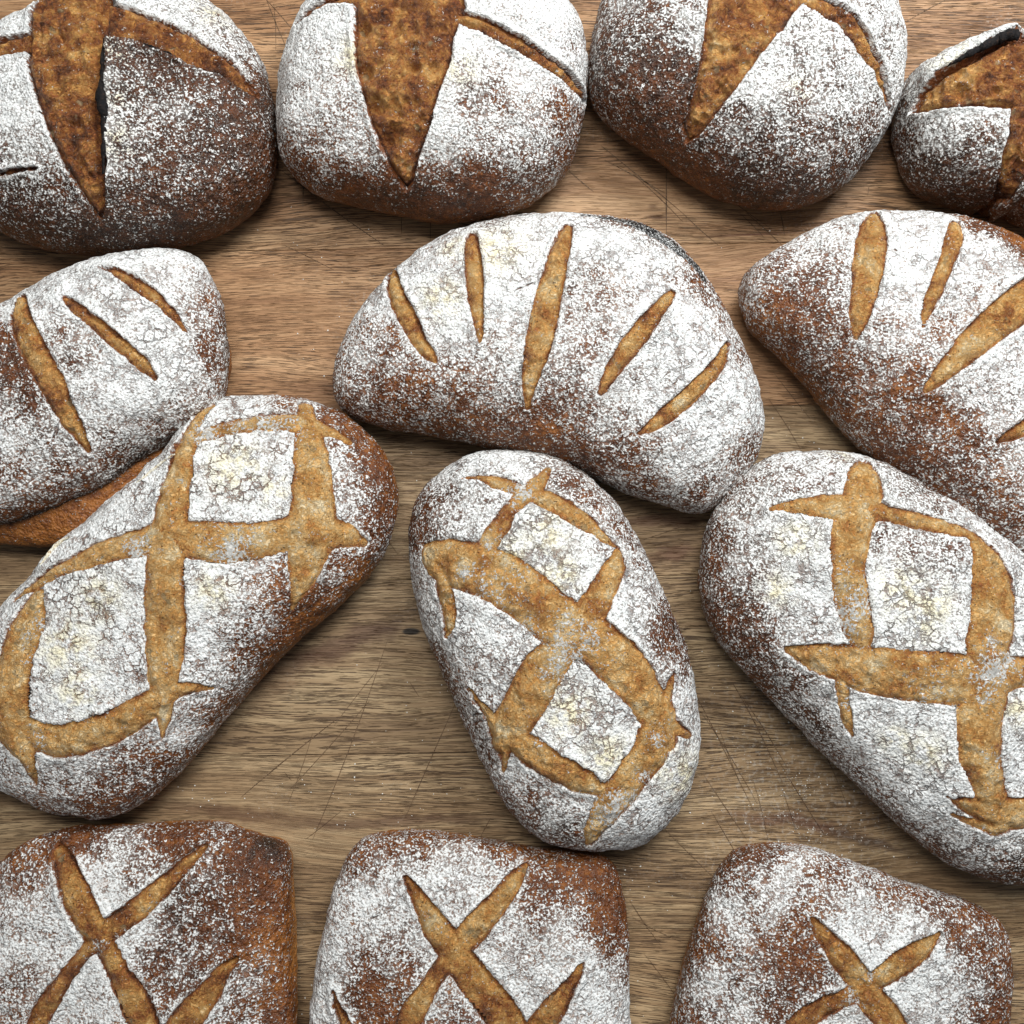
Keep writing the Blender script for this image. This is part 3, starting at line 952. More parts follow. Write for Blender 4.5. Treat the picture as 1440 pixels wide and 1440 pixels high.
LOAVES = [
 dict(seed=1, dust=-.06, h=.098, e=.82, foot=.79, tone=.34, crumb=.36, side_bare=.15, group=ROUND, ridge=.010, rag=.0011, depth=.013, bulge=.004, sink=.004, crackle=.1,
  label='round dark loaf in the top left corner, black burnt ear along its burst',
  outline=[(58,0),(110,-32),(180,-45),(245,-28),(290,-2),(325,28),(352,60),(373,98),(386,150),(391,205),(383,262),(352,305),(318,328),(270,345),(210,356),(130,360),(65,352),(0,326),(-50,285),(-82,215),(-80,140),(-42,70),(0,28)],
  scores=[('poly',[(144,312),(120,277),(92,235),(72,190),(53,140),(40,92),(42,55),(45,20),(55,-30),(160,-38),(157,0),(150,60),(149,110),(147,160),(150,220),(149,270)]),
          ('poly',[(152,2),(200,20),(240,34),(272,48),(302,70),(332,92),(350,115),(372,146),(345,126),(310,108),(270,93),(230,74),(190,62),(152,62)]),
          ('poly',[(-55,86),(0,58),(42,46),(44,70),(0,81),(-50,103)]),
          [(-10,248,1.2),(20,240,2.4),(52,236,1)]],
  ears=[dict(path=[(153,62,2.5),(151,85,3.6),(150,115,4.4),(147,140,7),(151,165,5.5),(152,190,4),(151,220,3),(151,250,1.5)],rise=.007,w=.013,mat=M_CHAR),
        dict(path=[(156,62,2),(175,62,2.4),(200,66,2.2),(225,74,1.6),(250,84,1)],rise=.004,w=.008,mat=M_CHAR)],
  char=[[(156,4,5),(168,20,4)]],
  flour=[(0,60,.95),(20,100,1),(30,150,1),(40,200,.85),(10,230,.7),(0,290,.42),(60,290,.35),(100,275,.38),(60,250,.55),(80,225,.6),(-40,150,.9),(170,90,.40),(200,110,.42),(190,160,.66),(180,220,.6),(250,150,.47),(300,200,.36),(240,240,.43),(350,200,.25),(330,150,.34),(200,300,.3),(300,300,.18),(150,340,.12),(270,335,.08),(240,10,.9),(300,40,.85),(335,75,.62),(370,150,.3),(383,220,.18),(250,-20,.9),(20,20,1),(20,35,1),(30,320,.2),(350,280,.12)],
  cream=[(165,200,22),(165,80,20),(165,140,14),(300,20,30)]),
 dict(seed=2, dust=-.05, h=.100, e=.82, foot=.79, tone=.50, crumb=.37, side_bare=.25, rim_warm=.15, group=ROUND, ridge=.010, rag=.0010, depth=.014, bulge=.004, sink=.0042, crackle=.15,
  label='white-floured round loaf, second from left in the far row',
  outline=[(430,0),(410,40),(396,85),(389,130),(388,172),(393,212),(410,246),(448,277),(500,292),(560,304),(620,314),(670,310),(725,298),(770,272),(800,236),(816,190),(824,140),(826,80),(816,30),(795,-5),(755,-45),(690,-76),(600,-86),(520,-70),(460,-38)],
  scores=[('poly',[(572,268),(553,243),(534,203),(516,152),(501,100),(498,50),(500,0),(500,-42),(650,-32),(652,12),(637,50),(631,90),(616,130),(601,180),(586,225),(579,260)]),
          [(640,24,8),(680,36,10),(720,57,10),(760,80,10),(795,107,9.5),(815,128,8),(823,150,3)],
          [(500,0,9),(470,4,9),(440,18,7),(418,34,3)]],
  pits=[(512,40,11,-.009),(514,100,10,-.010),(528,150,9,-.008),(545,200,8,-.005),(600,40,25,.004),(580,120,18,.003)],
  flour=[(430,60,.95),(440,120,.85),(480,60,1),(400,200,.55),(450,180,.7),(500,200,.75),(450,230,.45),(540,250,.35),(500,270,.15),(600,270,.12),(660,270,.08),(620,245,.42),(720,285,.38),(620,200,.95),(680,120,.66),(650,80,.95),(700,180,.82),(750,200,.72),(800,200,.42),(750,100,.95),(780,150,.55),(770,250,.5),(700,15,1),(760,40,1),(810,90,.8),(600,305,.0),(680,300,.05),(400,130,.9),(405,165,.7),(420,240,.3),(480,120,.8),(560,282,.05)],
  cream=[(496,80,26),(650,100,22)]),
 dict(seed=3, dust=-.10, h=.098, e=.84, foot=.79, tone=.38, crumb=.42, side_bare=.1, group=ROUND, ridge=.010, rag=.0010, depth=.013, bulge=.0035, sink=.004, crackle=.1,
  label='speckled round loaf with a slanting burst, third from left in the far row',
  outline=[(850,-5),(836,35),(829,80),(828,125),(838,160),(868,190),(925,228),(962,255),(1000,277),(1050,292),(1100,296),(1145,285),(1190,258),(1226,215),(1252,172),(1270,120),(1276,60),(1268,15),(1250,-30),(1205,-75),(1130,-100),(1030,-104),(940,-82),(880,-42)],
  scores=[('poly',[(966,200),(961,178),(975,138),(985,90),(991,50),(1000,-22),(1135,-32),(1125,3),(1100,40),(1070,75),(1040,115),(1020,140),(1000,165),(982,190)]),
          [(1120,-12,6),(1155,4,12),(1185,24,15),(1210,55,14),(1232,90,12),(1245,120,9),(1250,145,5),(1249,165,2)]],
  flour=[(840,60,.50),(860,20,.6),(900,60,.48),(930,100,.35),(880,140,.37),(940,180,.22),(900,200,.18),(860,170,.45),(960,235,.08),(1000,265,.12),(970,30,.75),(1050,130,.9),(1090,80,.9),(1080,20,.85),(1100,160,.68),(1180,140,.82),(1150,80,.85),(1020,180,.45),(1050,200,.5),(1150,220,.5),(1200,190,.6),(1060,260,.22),(1130,265,.3),(1230,150,.7),(1260,80,.9),(1240,20,.9),(1215,120,.85),(1000,200,.5),(1100,290,.1),(930,215,.05)],
  cream=[(1120,130,18)]),
 dict(seed=4, h=.092, e=.84, foot=.80, tone=.34, crumb=.38, side_bare=.2, group=ROUND, ridge=.010, rag=.0010, depth=.011, bulge=.004, sink=.003, crackle=.1,
  label='smaller dark round loaf at the right edge with a black burnt peak',
  outline=[(1255,185),(1259,145),(1278,108),(1310,82),(1352,64),(1395,52),(1440,52),(1492,85),(1535,150),(1548,225),(1512,295),(1455,322),(1395,308),(1335,294),(1288,276),(1262,235)],
  scores=[('poly',[(1284,161),(1298,132),(1328,108),(1360,90),(1400,68),(1428,58),(1470,62),(1505,100),(1475,142),(1425,151),(1350,152),(1305,158)]),
          ('poly',[(1424,149),(1475,140),(1478,195),(1446,248),(1416,284),(1402,280),(1404,255),(1412,220),(1419,190)])],
  ears=[dict(path=[(1320,104,2),(1345,91,4),(1370,78,6),(1392,67,7.5),(1410,60,9),(1424,62,6)],rise=.010,w=.013,mat=M_CHAR)],
  flour=[(1265,150,.5),(1290,110,.6),(1330,88,.95),(1300,190,.66),(1350,170,.75),(1400,165,.85),(1380,200,.55),(1280,225,.42),(1320,240,.42),(1370,240,.22),(1330,280,.1),(1400,300,.12),(1440,290,.35),(1290,262,.1),(1355,215,.5)],
  splits=[[(1275,215),(1300,228),(1330,234)]],
  cream=[(1340,85,25)]),
 dict(seed=5, dust=.06, h=.076, e=.84, foot=.80, tone=.48, crumb=.52, rim_warm=-.15, side_bare=.25, group=CURVED, crackle=.75, jit=.005, lift=.010,
  label='curved loaf at the left edge, bare brown base bulging out below its floured top',
  outline=[(0,427),(40,402),(85,378),(130,361),(190,350),(240,348),(276,360),(298,388),(313,425),(321,475),(322,525),(314,568),(290,600),(250,622),(208,645),(160,680),(100,712),(50,730),(0,742),(-70,745),(-150,718),(-190,650),(-180,560),(-120,485),(-55,448)],
  scores=[[(27,420,8),(30,440,14),(37,470,17),(55,505,17),(75,545,16),(95,585,12),(112,612,7),(125,633,2)],
          [(82,411,2.5),(108,434,7),(140,461,8.5),(175,490,9),(200,512,8),(218,531,3)],
          [(137,379,2),(162,384,6),(195,402,8.5),(225,425,7.5),(248,448,4.5),(263,466,1.5)],
          ],
  splits=[[(268,525),(265,548),(247,570),(222,597)],[(182,470),(180,486),(190,498)],[(160,410),(158,430),(170,450)]],
  flour=[(200,365,.95),(260,380,.8),(290,430,.45),(240,430,.75),(120,395,.9),(60,410,.85),(120,430,.82),(180,440,.9),(220,480,.95),(180,540,.95),(240,530,.95),(140,560,.9),(100,480,.5),(60,440,.8),(10,500,.2),(30,560,.35),(0,600,.7),(60,620,.55),(100,650,.45),(150,600,.5),(190,600,.75),(150,650,.35),(220,610,.45),(280,560,.55),(310,500,.42),(305,450,.4),(0,700,.5),(80,700,.3),(0,735,.1),(200,635,.35),(-100,600,.5),(255,590,.5)],
  char=[[(-40,742,5),(40,728,5),(100,705,5),(160,674,5),(210,640,5)]],
  base_bulges=[dict(outline=[(-150,500),(0,470),(150,430),(280,430),(322,480),(323,540),(300,600),(235,665),(180,725),(130,764),(60,769),(0,766),(-80,768),(-160,740),(-190,640)],h=.045)]),
 dict(seed=6, dust=.06, h=.082, e=.84, foot=.80, tone=.52, crumb=.62, side_bare=.05, group=CURVED, crackle=.75, rag=.0009, zeq=.32, rim_warm=.05,
  label='large crescent-shaped loaf in the middle, five separate slashes, scorched far rim',
  outline=[(469,520),(471,560),(484,582),(530,602),(600,615),(680,630),(745,642),(800,656),(850,682),(905,704),(950,720),(985,724),(1014,708),(1042,678),(1066,640),(1076,598),(1069,545),(1048,490),(1018,430),(985,378),(948,338),(905,314),(855,303),(800,299),(745,300),(690,308),(632,325),(582,355),(540,392),(505,432),(480,478)],
  scores=[[(553,380,4),(553,396,9),(562,425,12),(577,455,12),(590,480,9),(602,497,7),(612,507,2)],
          [(665,334,6),(664,350,10),(667,385,11),(669,420,10),(672,450,6),(675,478,1.5)],
          [(799,318,6),(793,335,11),(783,370,14),(769,430,18),(756,490,17),(746,530,11),(742,572,2.5)],
          [(945,413,4),(930,430,9),(905,462,13),(880,495,12),(860,525,9),(845,552,3)],
          [(1023,483,3),(1015,505,8),(995,530,10),(965,560,11),(935,585,10),(915,600,6),(897,611,1.5)]],
  splits=[[(568,400),(600,402),(630,392),(655,385)],[(725,408),(752,395)],[(967,505),(955,530),(942,548),(928,565)],[(968,520),(985,522)],[(925,460),(930,480)]],
  char=[[(820,303,2),(860,306,8),(900,317,14),(940,339,15),(968,366,12),(990,394,4)],[(690,306,1),(740,300,2)]],
  flour=[(520,430,.75),(500,480,.58),(490,540,.4),(540,520,.42),(560,560,.28),(520,590,.3),(600,350,.9),(620,400,1),(650,320,.9),(720,340,1),(720,420,1),(640,470,.85),(620,540,.42),(680,540,.45),(700,490,.66),(650,600,.2),(740,610,.2),(800,640,.25),(820,340,1),(900,360,.95),(950,380,.95),(840,400,.66),(830,450,.6),(850,480,.75),(800,520,.5),(800,580,.32),(860,590,.55),(900,640,.4),(960,480,1),(900,540,.8),(980,450,.95),(1000,395,.35),(940,345,.5),(1030,470,.6),(1040,560,.95),(1000,600,.95),(950,640,.8),(1040,640,.55),(980,700,.5),(900,690,.45),(860,305,.4),(920,320,.4),(690,308,.5),(975,385,.15),(1010,430,.5),(590,500,.55),(800,310,.9),(720,310,.85),(560,360,.7)],
  cream=[(620,420,30),(700,345,40),(640,350,20)]),
 dict(seed=7, dust=.02, h=.082, e=.84, foot=.79, tone=.52, crumb=.62, side_bare=.25, group=CURVED, crackle=.7, rag=.0009,
  label='large curved loaf running off the right edge, above the right lattice-scored loaf',
  outline=[(1040,400),(1040,440),(1056,472),(1092,506),(1130,545),(1165,588),(1200,625),(1245,665),(1300,715),(1360,765),(1430,810),(1500,830),(1570,800),(1612,730),(1612,640),(1590,540),(1545,440),(1485,372),(1425,328),(1360,304),(1290,295),(1215,297),(1150,316),(1098,345),(1058,374)],
  scores=[[(1228,304,9),(1227,330,19),(1222,370,21),(1217,400,18),(1210,440,14),(1203,474,4)],
          [(1343,317,8),(1342,335,12),(1330,370,10),(1315,410,9),(1303,440,6),(1298,460,1.5)],
          [(1297,553,4),(1320,530,11),(1350,500,17),(1385,468,22),(1430,430,24),(1480,390,20),(1530,350,6)],
          [(1403,621,1.5),(1430,608,8),(1480,585,12),(1540,560,4)]],
  splits=[[(1245,342),(1262,352)],[(1350,536),(1370,556),(1385,575)],[(1262,318),(1290,332)]],
  flour=[(1060,390,.5),(1100,360,.55),(1130,400,.33),(1120,440,.22),(1150,350,.7),(1180,400,.6),(1160,480,.33),(1200,520,.33),(1230,560,.3),(1270,520,.4),(1250,480,.6),(1260,420,.9),(1280,360,.95),(1300,330,1),(1380,360,.85),(1350,440,.66),(1300,480,.6),(1260,330,.95),(1400,310,.25),(1435,330,.05),(1170,320,.8),(1100,500,.25),(1140,550,.2),(1200,600,.35),(1250,620,.3),(1290,610,.3),(1340,600,.4),(1400,560,.8),(1430,500,.92),(1350,660,.42),(1420,660,.6),(1400,720,.45),(1450,760,.5),(1540,600,.7),(1500,450,.8)],
  tones=[(1430,330,30,.25),(1100,430,30,.08)]),
 dict(seed=8, h=.082, e=.82, foot=.80, tone=.54, rim_warm=.25, crumb=.72, side_bare=.35, group=LATT, edge_dip=.0003, lip=.0011, crackle=1.0, rag=.0016, sink=.0008, lump=.003,
  label='long lattice-scored loaf on the left with bare orange-brown sides',
  outline=[(360,553),(300,562),(262,585),(228,630),(180,680),(130,722),(80,765),(35,815),(0,850),(-42,905),(-78,970),(-88,1035),(-60,1080),(-5,1112),(60,1140),(120,1152),(170,1148),(220,1120),(265,1078),(315,1018),(372,950),(430,895),(492,842),(540,785),(561,720),(556,670),(530,622),(482,580),(420,557)],
  scores=[[(300,572,4),(278,592,8),(260,635,14),(246,690,20),(238,740,24),(233,800,25),(232,850,27),(232,900,26),(230,950,20),(230,1000,10),(228,1036,1.5)],
          [(430,573,8),(433,596,14),(438,640,22),(440,690,27),(439,740,31),(431,790,23),(420,830,11),(412,857,2)],
          [(272,622,7),(300,608,10),(340,598,11),(390,593,12),(430,598,14)],[(445,600,12),(462,607,9),(492,622,3)],
          [(22,842,4),(50,822,8),(85,803,10),(140,780,15),(195,764,18),(240,756,21),(300,762,26),(350,762,24),(400,752,22),(440,748,26),(482,752,16),(512,763,4)],
          [(50,840,12),(38,880,24),(20,930,26),(12,980,26),(20,1030,25),(38,1065,14),(50,1103,2)],
          [(30,1020,14),(70,1040,20),(120,1036,22),(170,1017,20),(210,992,18),(240,972,12),(275,966,8),(311,968,1.5)]],
  pits=[(442,745,14,.003),(425,800,12,-.002)],
  spilt=[(100,812,10,.5),(195,775,14,.7),(330,772,24,.75),(380,602,30,.7),(330,606,20,.6),(48,890,16,.55),(55,935,10,.5),(290,612,16,.7),(60,1045,10,.4),(70,825,12,.6)],
  ears=[dict(path=[(60,795,1.5),(75,775,3),(88,762,2.5),(100,756,1)],rise=.003,w=.006,mat=M_FLAP),dict(path=[(180,690,1),(205,672,2),(232,650,1.8),(248,640,.8)],rise=.003,w=.006,mat=M_FLAP)],
  splits=[[(95,925),(125,945),(150,965),(162,985)],[(130,880),(150,905),(165,935)],[(330,810),(345,835),(355,870)],[(265,890),(290,905),(305,930)],[(350,690),(362,710),(370,730)],[(385,660),(405,650)],[(45,958),(90,962),(120,975)],[(470,690),(490,700)],[(265,705),(285,712)]],
  flour=[(350,575,.9),(300,585,.95),(410,565,.5),(250,610,.8),(330,660,1.05),(300,700,1.05),(380,650,1.05),(350,700,1.05),(190,690,.95),(150,725,1),(110,765,.95),(470,640,.9),(490,680,.8),(520,670,.32),(500,620,.22),(480,720,.75),(530,740,.4),(550,760,.4),(480,800,.5),(440,840,.25),(380,800,.45),(365,770,.95),(330,800,1.05),(290,830,1.05),(300,900,1),(350,860,.82),(390,860,.25),(340,910,.45),(280,950,.8),(310,990,.4),(120,850,1.05),(100,920,1.05),(160,900,1.05),(120,980,1.05),(180,960,.95),(190,870,1.05),(100,1080,.75),(60,1070,.9),(160,1060,.55),(200,1020,.8),(240,1020,.66),(150,1115,.3),(240,1080,.45),(180,1135,.45),(60,1115,.45),(10,1090,.75),(430,880,.05),(500,820,.1),(400,910,.1),(556,700,.1),(20,860,.9),(540,650,.15),(470,600,.3)],
  cream=[(330,655,40),(385,690,22),(95,910,40),(110,970,30),(300,830,26),(140,840,30)],
  tones=[(440,860,60,.12)]),
 dict(seed=9, h=.088, e=.82, foot=.79, tone=.46, crumb=.68, side_bare=.10, group=LATT, edge_dip=.0003, lip=.0011, crackle=.9, rag=.0017, sink=.0009, rim_warm=.12,
  label='oblong lattice-scored loaf standing in the centre between two floured slabs of bare board, wholly in view',
  outline=[(720,632),(668,637),(616,666),(584,704),(573,755),(579,825),(600,900),(630,965),(660,1035),(695,1110),(730,1160),(780,1190),(840,1198),(900,1190),(948,1152),(975,1102),(986,1045),(980,975),(965,910),(940,848),(910,780),(872,712),(825,666),(775,640)],
  scores=[[(650,672,1),(675,671,2.5),(700,679,9),(735,690,9),(780,707,13),(820,732,11),(850,755,6),(868,769,1.5)],
          [(772,659,1.5),(760,676,9),(745,691,12),(718,716,9),(702,742,13),(684,768,10)],
          [(597,775,8),(615,787,26),(650,795,33),(690,807,34),(740,837,34),(790,878,33),(840,905,31),(880,942,32),(910,982,26),(930,1012,25),(938,1040,16)],
          [(622,815,12),(633,868,10),(627,895,1.5)],
          [(870,778,6),(865,800,14),(845,835,17),(830,860,19),(820,880,10)],
          [(800,902,14),(765,940,26),(740,985,27),(716,1022,25),(703,1050,12)],
          [(660,968,1.5),(684,1000,7),(705,1038,12),(711,1062,6),(708,1083,1.5)],
          [(702,1022,8),(740,1052,19),(780,1077,19),(820,1097,16),(850,1113,6)],
          [(948,945,1.5),(940,975,8),(930,1010,19),(914,1060,25),(890,1092,23),(865,1122,23),(842,1155,17),(828,1184,5)],
          [(930,1015,14),(950,1024,9),(974,1034,1.5)],
          ],
  pits=[(630,800,14,-.003),(800,930,20,.002)],
  spilt=[(733,690,14,.85),(660,805,12,.7),(700,830,40,.35),(745,880,16,.5),(800,895,30,.6),(805,915,20,.65),(780,940,14,.7),(700,760,14,.5),(925,1035,12,.7),(905,1090,12,.6),(860,1140,24,.8),(880,1120,14,.6),(655,840,14,.6),(765,1040,10,.4)],
  splits=[[(790,1050),(825,1035),(860,1030)],[(835,965),(845,985),(840,1005)],[(875,870),(905,872)],[(690,1075),(720,1085)],[(860,890),(885,905)],[(765,960),(795,975)]],
  flour=[(700,650,.95),(650,690,.75),(610,720,.42),(640,730,.8),(600,750,.3),(590,820,.7),(610,870,.85),(740,770,1.05),(790,750,1.05),(780,820,1.05),(810,680,.5),(850,700,.5),(890,780,.55),(870,740,.6),(900,830,.9),(880,880,1),(930,880,.3),(940,920,.4),(900,930,.95),(960,990,.8),(970,1060,.95),(950,1110,.95),(930,1160,.8),(650,900,.95),(700,900,1),(690,950,.82),(650,950,.6),(720,940,.66),(670,1000,.5),(830,960,1.05),(870,1010,1.05),(830,1050,1.05),(720,1100,.55),(760,1130,.45),(800,1140,.8),(800,1180,.42),(740,1060,.9),(690,1040,.5),(770,1100,.85),(620,940,.4),(700,1120,.4),(880,1180,.9)],
  cream=[(770,750,30),(790,810,30),(720,780,24),(800,1000,34),(850,1060,30),(960,1090,34),(800,1000,20),(930,1070,24),(680,1170,10)]),
 dict(seed=10, h=.086, e=.82, foot=.78, tone=.42, crumb=.68, side_bare=.12, group=LATT, edge_dip=.0003, lip=.0011, crackle=.9, rag=.0015, sink=.0009, rim_warm=.05,
  label='long lattice-scored loaf slanting off the right edge',
  outline=[(1130,632),(1080,641),(1030,680),(996,730),(982,790),(984,845),(1004,898),(1048,950),(1100,1002),(1150,1053),(1210,1112),(1270,1170),(1330,1215),(1395,1242),(1450,1248),(1520,1238),(1580,1190),(1602,1110),(1590,1020),(1552,930),(1500,852),(1445,785),(1405,745),(1360,712),(1300,678),(1250,650),(1190,634)],
  scores=[[(1214,656,12),(1216,680,24),(1210,710,25),(1197,750,25),(1192,800,22),(1199,850,21),(1208,890,17),(1215,905,8)],
          [(1085,716,2),(1120,712,9),(1160,713,16),(1205,716,19),(1250,722,11),(1300,733,12),(1345,745,8),(1368,751,4)],
          [(1362,750,5),(1383,780,18),(1394,820,30),(1396,870,31),(1390,910,30),(1385,960,32),(1378,1010,30),(1378,1060,27),(1392,1110,20),(1410,1160,10)],
          [(1108,913,3),(1150,925,18),(1200,937,28),(1250,947,32),(1310,952,34),(1350,955,33),(1400,950,25),(1450,943,18),(1520,930,6)],
          [(1183,960,9),(1190,1005,7),(1201,1037,1.5)],
          [(1332,1120,2),(1360,1130,10),(1400,1142,18),(1450,1142,20),(1520,1120,10)],
          [(1500,900,8),(1490,1000,18),(1470,1100,16),(1460,1180,3)],
          [(1340,1145,1),(1392,1165,6),(1400,1172,2)]],
  pits=[(1180,930,20,-.002),(1290,935,20,.002)],
  spilt=[(1200,855,26,.75),(1190,880,18,.7),(1395,940,24,.85),(1385,975,16,.7),(1200,980,16,.5),(1180,800,12,.4),(1395,905,10,.6),(1400,1190,14,.8),(1310,960,30,.35),(1400,1070,14,.4)],
  splits=[[(1253,990),(1242,1005),(1236,1014)],[(1110,800),(1135,805)],[(1270,850),(1300,842),(1330,838)],[(1260,1020),(1275,1035)],[(1235,800),(1265,800)],[(1275,870),(1290,880)]],
  flour=[(1100,660,.6),(1040,700,.6),(1150,650,.8),(1010,770,.45),(1080,740,.78),(1120,760,1),(1150,810,1.05),(1100,850,1),(1060,800,.66),(1030,860,.25),(1000,830,.35),(1050,890,.35),(1120,880,.8),(1280,800,.9),(1260,830,1.05),(1300,880,1.05),(1320,780,.66),(1270,760,.55),(1340,830,.85),(1280,700,.7),(1300,690,.5),(1340,715,.8),(1080,960,.4),(1130,960,.55),(1150,1010,.55),(1170,975,.9),(1240,1030,1.05),(1280,1080,1.05),(1320,1060,1.05),(1230,1090,.75),(1200,1090,.45),(1250,1140,.42),(1300,1120,.9),(1350,1170,.8),(1320,1190,.45),(1400,1200,.7),(1400,1230,.35),(1425,1000,1.05),(1310,1020,1.05),(1040,930,.4)],
  cream=[(1120,760,26),(1090,830,24),(1270,830,36),(1310,850,30),(1290,880,24),(1300,1060,26),(1260,1040,20),(1430,1000,20),(1180,640,16)]),
 dict(seed=11, h=.062, e=.62, foot=.93, zeq=.42, tone=.55, rim_warm=.40, crumb=.50, side_bare=.5, group=SQUARE, crackle=.1, rag=.0010, lump=.003,
  label='squarish flat loaf in the bottom left corner with bare orange-brown side',
  outline=[(-30,1240),(0,1212),(40,1182),(100,1163),(180,1158),(250,1154),(305,1153),(350,1165),(393,1178),(412,1196),(416,1260),(418,1340),(419,1440),(418,1530),(398,1585),(300,1605),(150,1612),(0,1602),(-62,1565),(-74,1450),(-62,1310)],
  scores=[[(83,1196,8),(92,1216,14),(105,1250,18),(120,1285,19),(138,1315,16),(160,1350,14),(180,1390,18),(200,1430,20),(215,1470,16),(230,1510,5)],
          [(288,1190,3),(260,1215,8),(225,1250,12),(185,1285,14),(150,1310,14),(115,1345,8),(85,1385,10),(55,1430,13),(30,1470,6)],
          [(332,1348,2),(315,1365,8),(295,1395,14),(265,1430,19),(235,1470,16),(200,1520,5)]],
  spilt=[(140,1332,10,.6)],
  flour=[(60,1190,.3),(20,1220,.25),(150,1190,.6),(200,1180,.35),(180,1210,.75),(150,1250,.9),(40,1250,.66),(30,1300,.8),(80,1290,.88),(60,1350,.72),(110,1310,.85),(30,1400,.55),(140,1400,.85),(100,1430,.85),(200,1230,.55),(300,1180,.45),(350,1190,.1),(250,1290,.42),(300,1240,.38),(190,1320,.85),(250,1340,.40),(220,1370,.45),(300,1320,.38),(350,1300,.2),(385,1230,.15),(395,1300,.05),(400,1400,.0),(340,1400,.55),(360,1360,.4),(320,1430,.55),(210,1430,.6),(260,1162,.1),(120,1168,.05)],
  tones=[(400,1350,40,.15),(380,1190,20,-.35),(250,1300,60,-.18)],
  char=[]),
 dict(seed=12, h=.060, e=.66, foot=.93, zeq=.42, tone=.55, rim_warm=.30, crumb=.55, side_bare=.35, group=SQUARE, crackle=.7, rag=.0010, lump=.003,
  label='squarish flat loaf in the middle of the front row',
  outline=[(505,1182),(550,1167),(600,1166),(650,1172),(700,1180),(750,1190),(800,1192),(845,1200),(870,1225),(882,1280),(885,1340),(887,1440),(887,1540),(862,1592),(760,1612),(600,1612),(470,1600),(432,1560),(434,1450),(442,1370),(458,1290),(478,1222)],
  scores=[[(571,1235,2.5),(590,1265,10),(610,1300,16),(635,1335,19),(665,1375,20),(700,1420,22),(730,1470,18),(750,1510,5)],
          [(741,1214,2),(722,1240,10),(695,1275,14),(665,1310,17),(630,1350,12),(605,1385,12),(580,1425,16),(560,1470,12)],
          [(823,1348,1.5),(805,1378,8),(785,1410,13),(760,1445,16),(720,1500,8)],
          [(471,1393,1.5),(478,1420,6),(490,1450,8),(510,1500,4)]],
  pits=[(700,1420,5,-.002),(617,1370,4,-.002)],
  splits=[[(520,1292),(545,1283),(570,1265)]],
  flour=[(520,1200,.42),(560,1180,.35),(620,1180,.3),(620,1210,.82),(650,1240,.85),(690,1240,.78),(560,1240,.9),(520,1280,.92),(480,1300,.75),(470,1350,.92),(540,1340,.55),(560,1370,.45),(520,1400,.15),(460,1420,.85),(580,1330,.75),(760,1240,.35),(720,1200,.28),(800,1220,.22),(850,1250,.1),(868,1300,.1),(760,1290,.66),(800,1300,.66),(720,1330,.8),(780,1340,.66),(750,1380,.9),(840,1370,.9),(860,1420,1),(650,1420,.55),(875,1340,.35),(640,1400,.55),(540,1430,.3)]),
 dict(seed=13, h=.062, e=.68, foot=.90, zeq=.42, tone=.52, rim_warm=.28, crumb=.55, side_bare=.4, group=SQUARE, crackle=.75, rag=.0010, lump=.003,
  label='squarish flat loaf at the right end of the front row, stubby crossed cuts',
  outline=[(1038,1192),(1080,1184),(1130,1187),(1180,1203),(1240,1226),(1300,1245),(1355,1262),(1398,1288),(1420,1325),(1426,1385),(1420,1440),(1415,1540),(1382,1592),(1250,1612),(1080,1612),(962,1592),(932,1540),(940,1440),(956,1365),(980,1290),(1005,1225)],
  scores=[[(1138,1287,3),(1155,1312,10),(1180,1342,16),(1205,1375,16),(1225,1405,18),(1250,1435,18),(1280,1480,12)],
          [(1320,1314,3),(1295,1335,12),(1265,1355,15),(1230,1380,12),(1195,1400,10),(1160,1415,13),(1130,1435,14),(1090,1480,6)],
          ],
  pits=[(1207,1385,6,-.003),(1232,1418,6,-.003),(1158,1425,7,-.003)],
  spilt=[(1220,1370,14,.5),(1200,1405,14,.5)],
  splits=[[(1030,1268),(1060,1275),(1085,1286),(1110,1297),(1130,1302)],[(1350,1395),(1375,1410),(1400,1415)]],
  flour=[(1060,1210,.15),(1090,1240,.88),(1130,1220,.66),(1160,1240,.45),(1040,1260,.66),(1050,1300,.66),(1200,1260,.75),(1250,1260,.55),(1320,1270,.55),(1220,1300,1),(1270,1310,.95),(1350,1300,.2),(1370,1330,.55),(1310,1350,1),(1290,1400,1),(1350,1400,.75),(1400,1350,.25),(1410,1420,.25),(1100,1320,.38),(1110,1360,.18),(1080,1390,.38),(1150,1380,.45),(1000,1350,.66),(990,1400,.75),(1040,1400,.75),(970,1420,.35),(980,1330,.15),(1180,1410,.7)]),
]
LOAVES[8]['label'] = 'upright lattice-scored loaf at the centre, the only lattice loaf wholly in view'

domes = []
for s_ in LOAVES:
    domes.append(build_loaf(s_)[1])

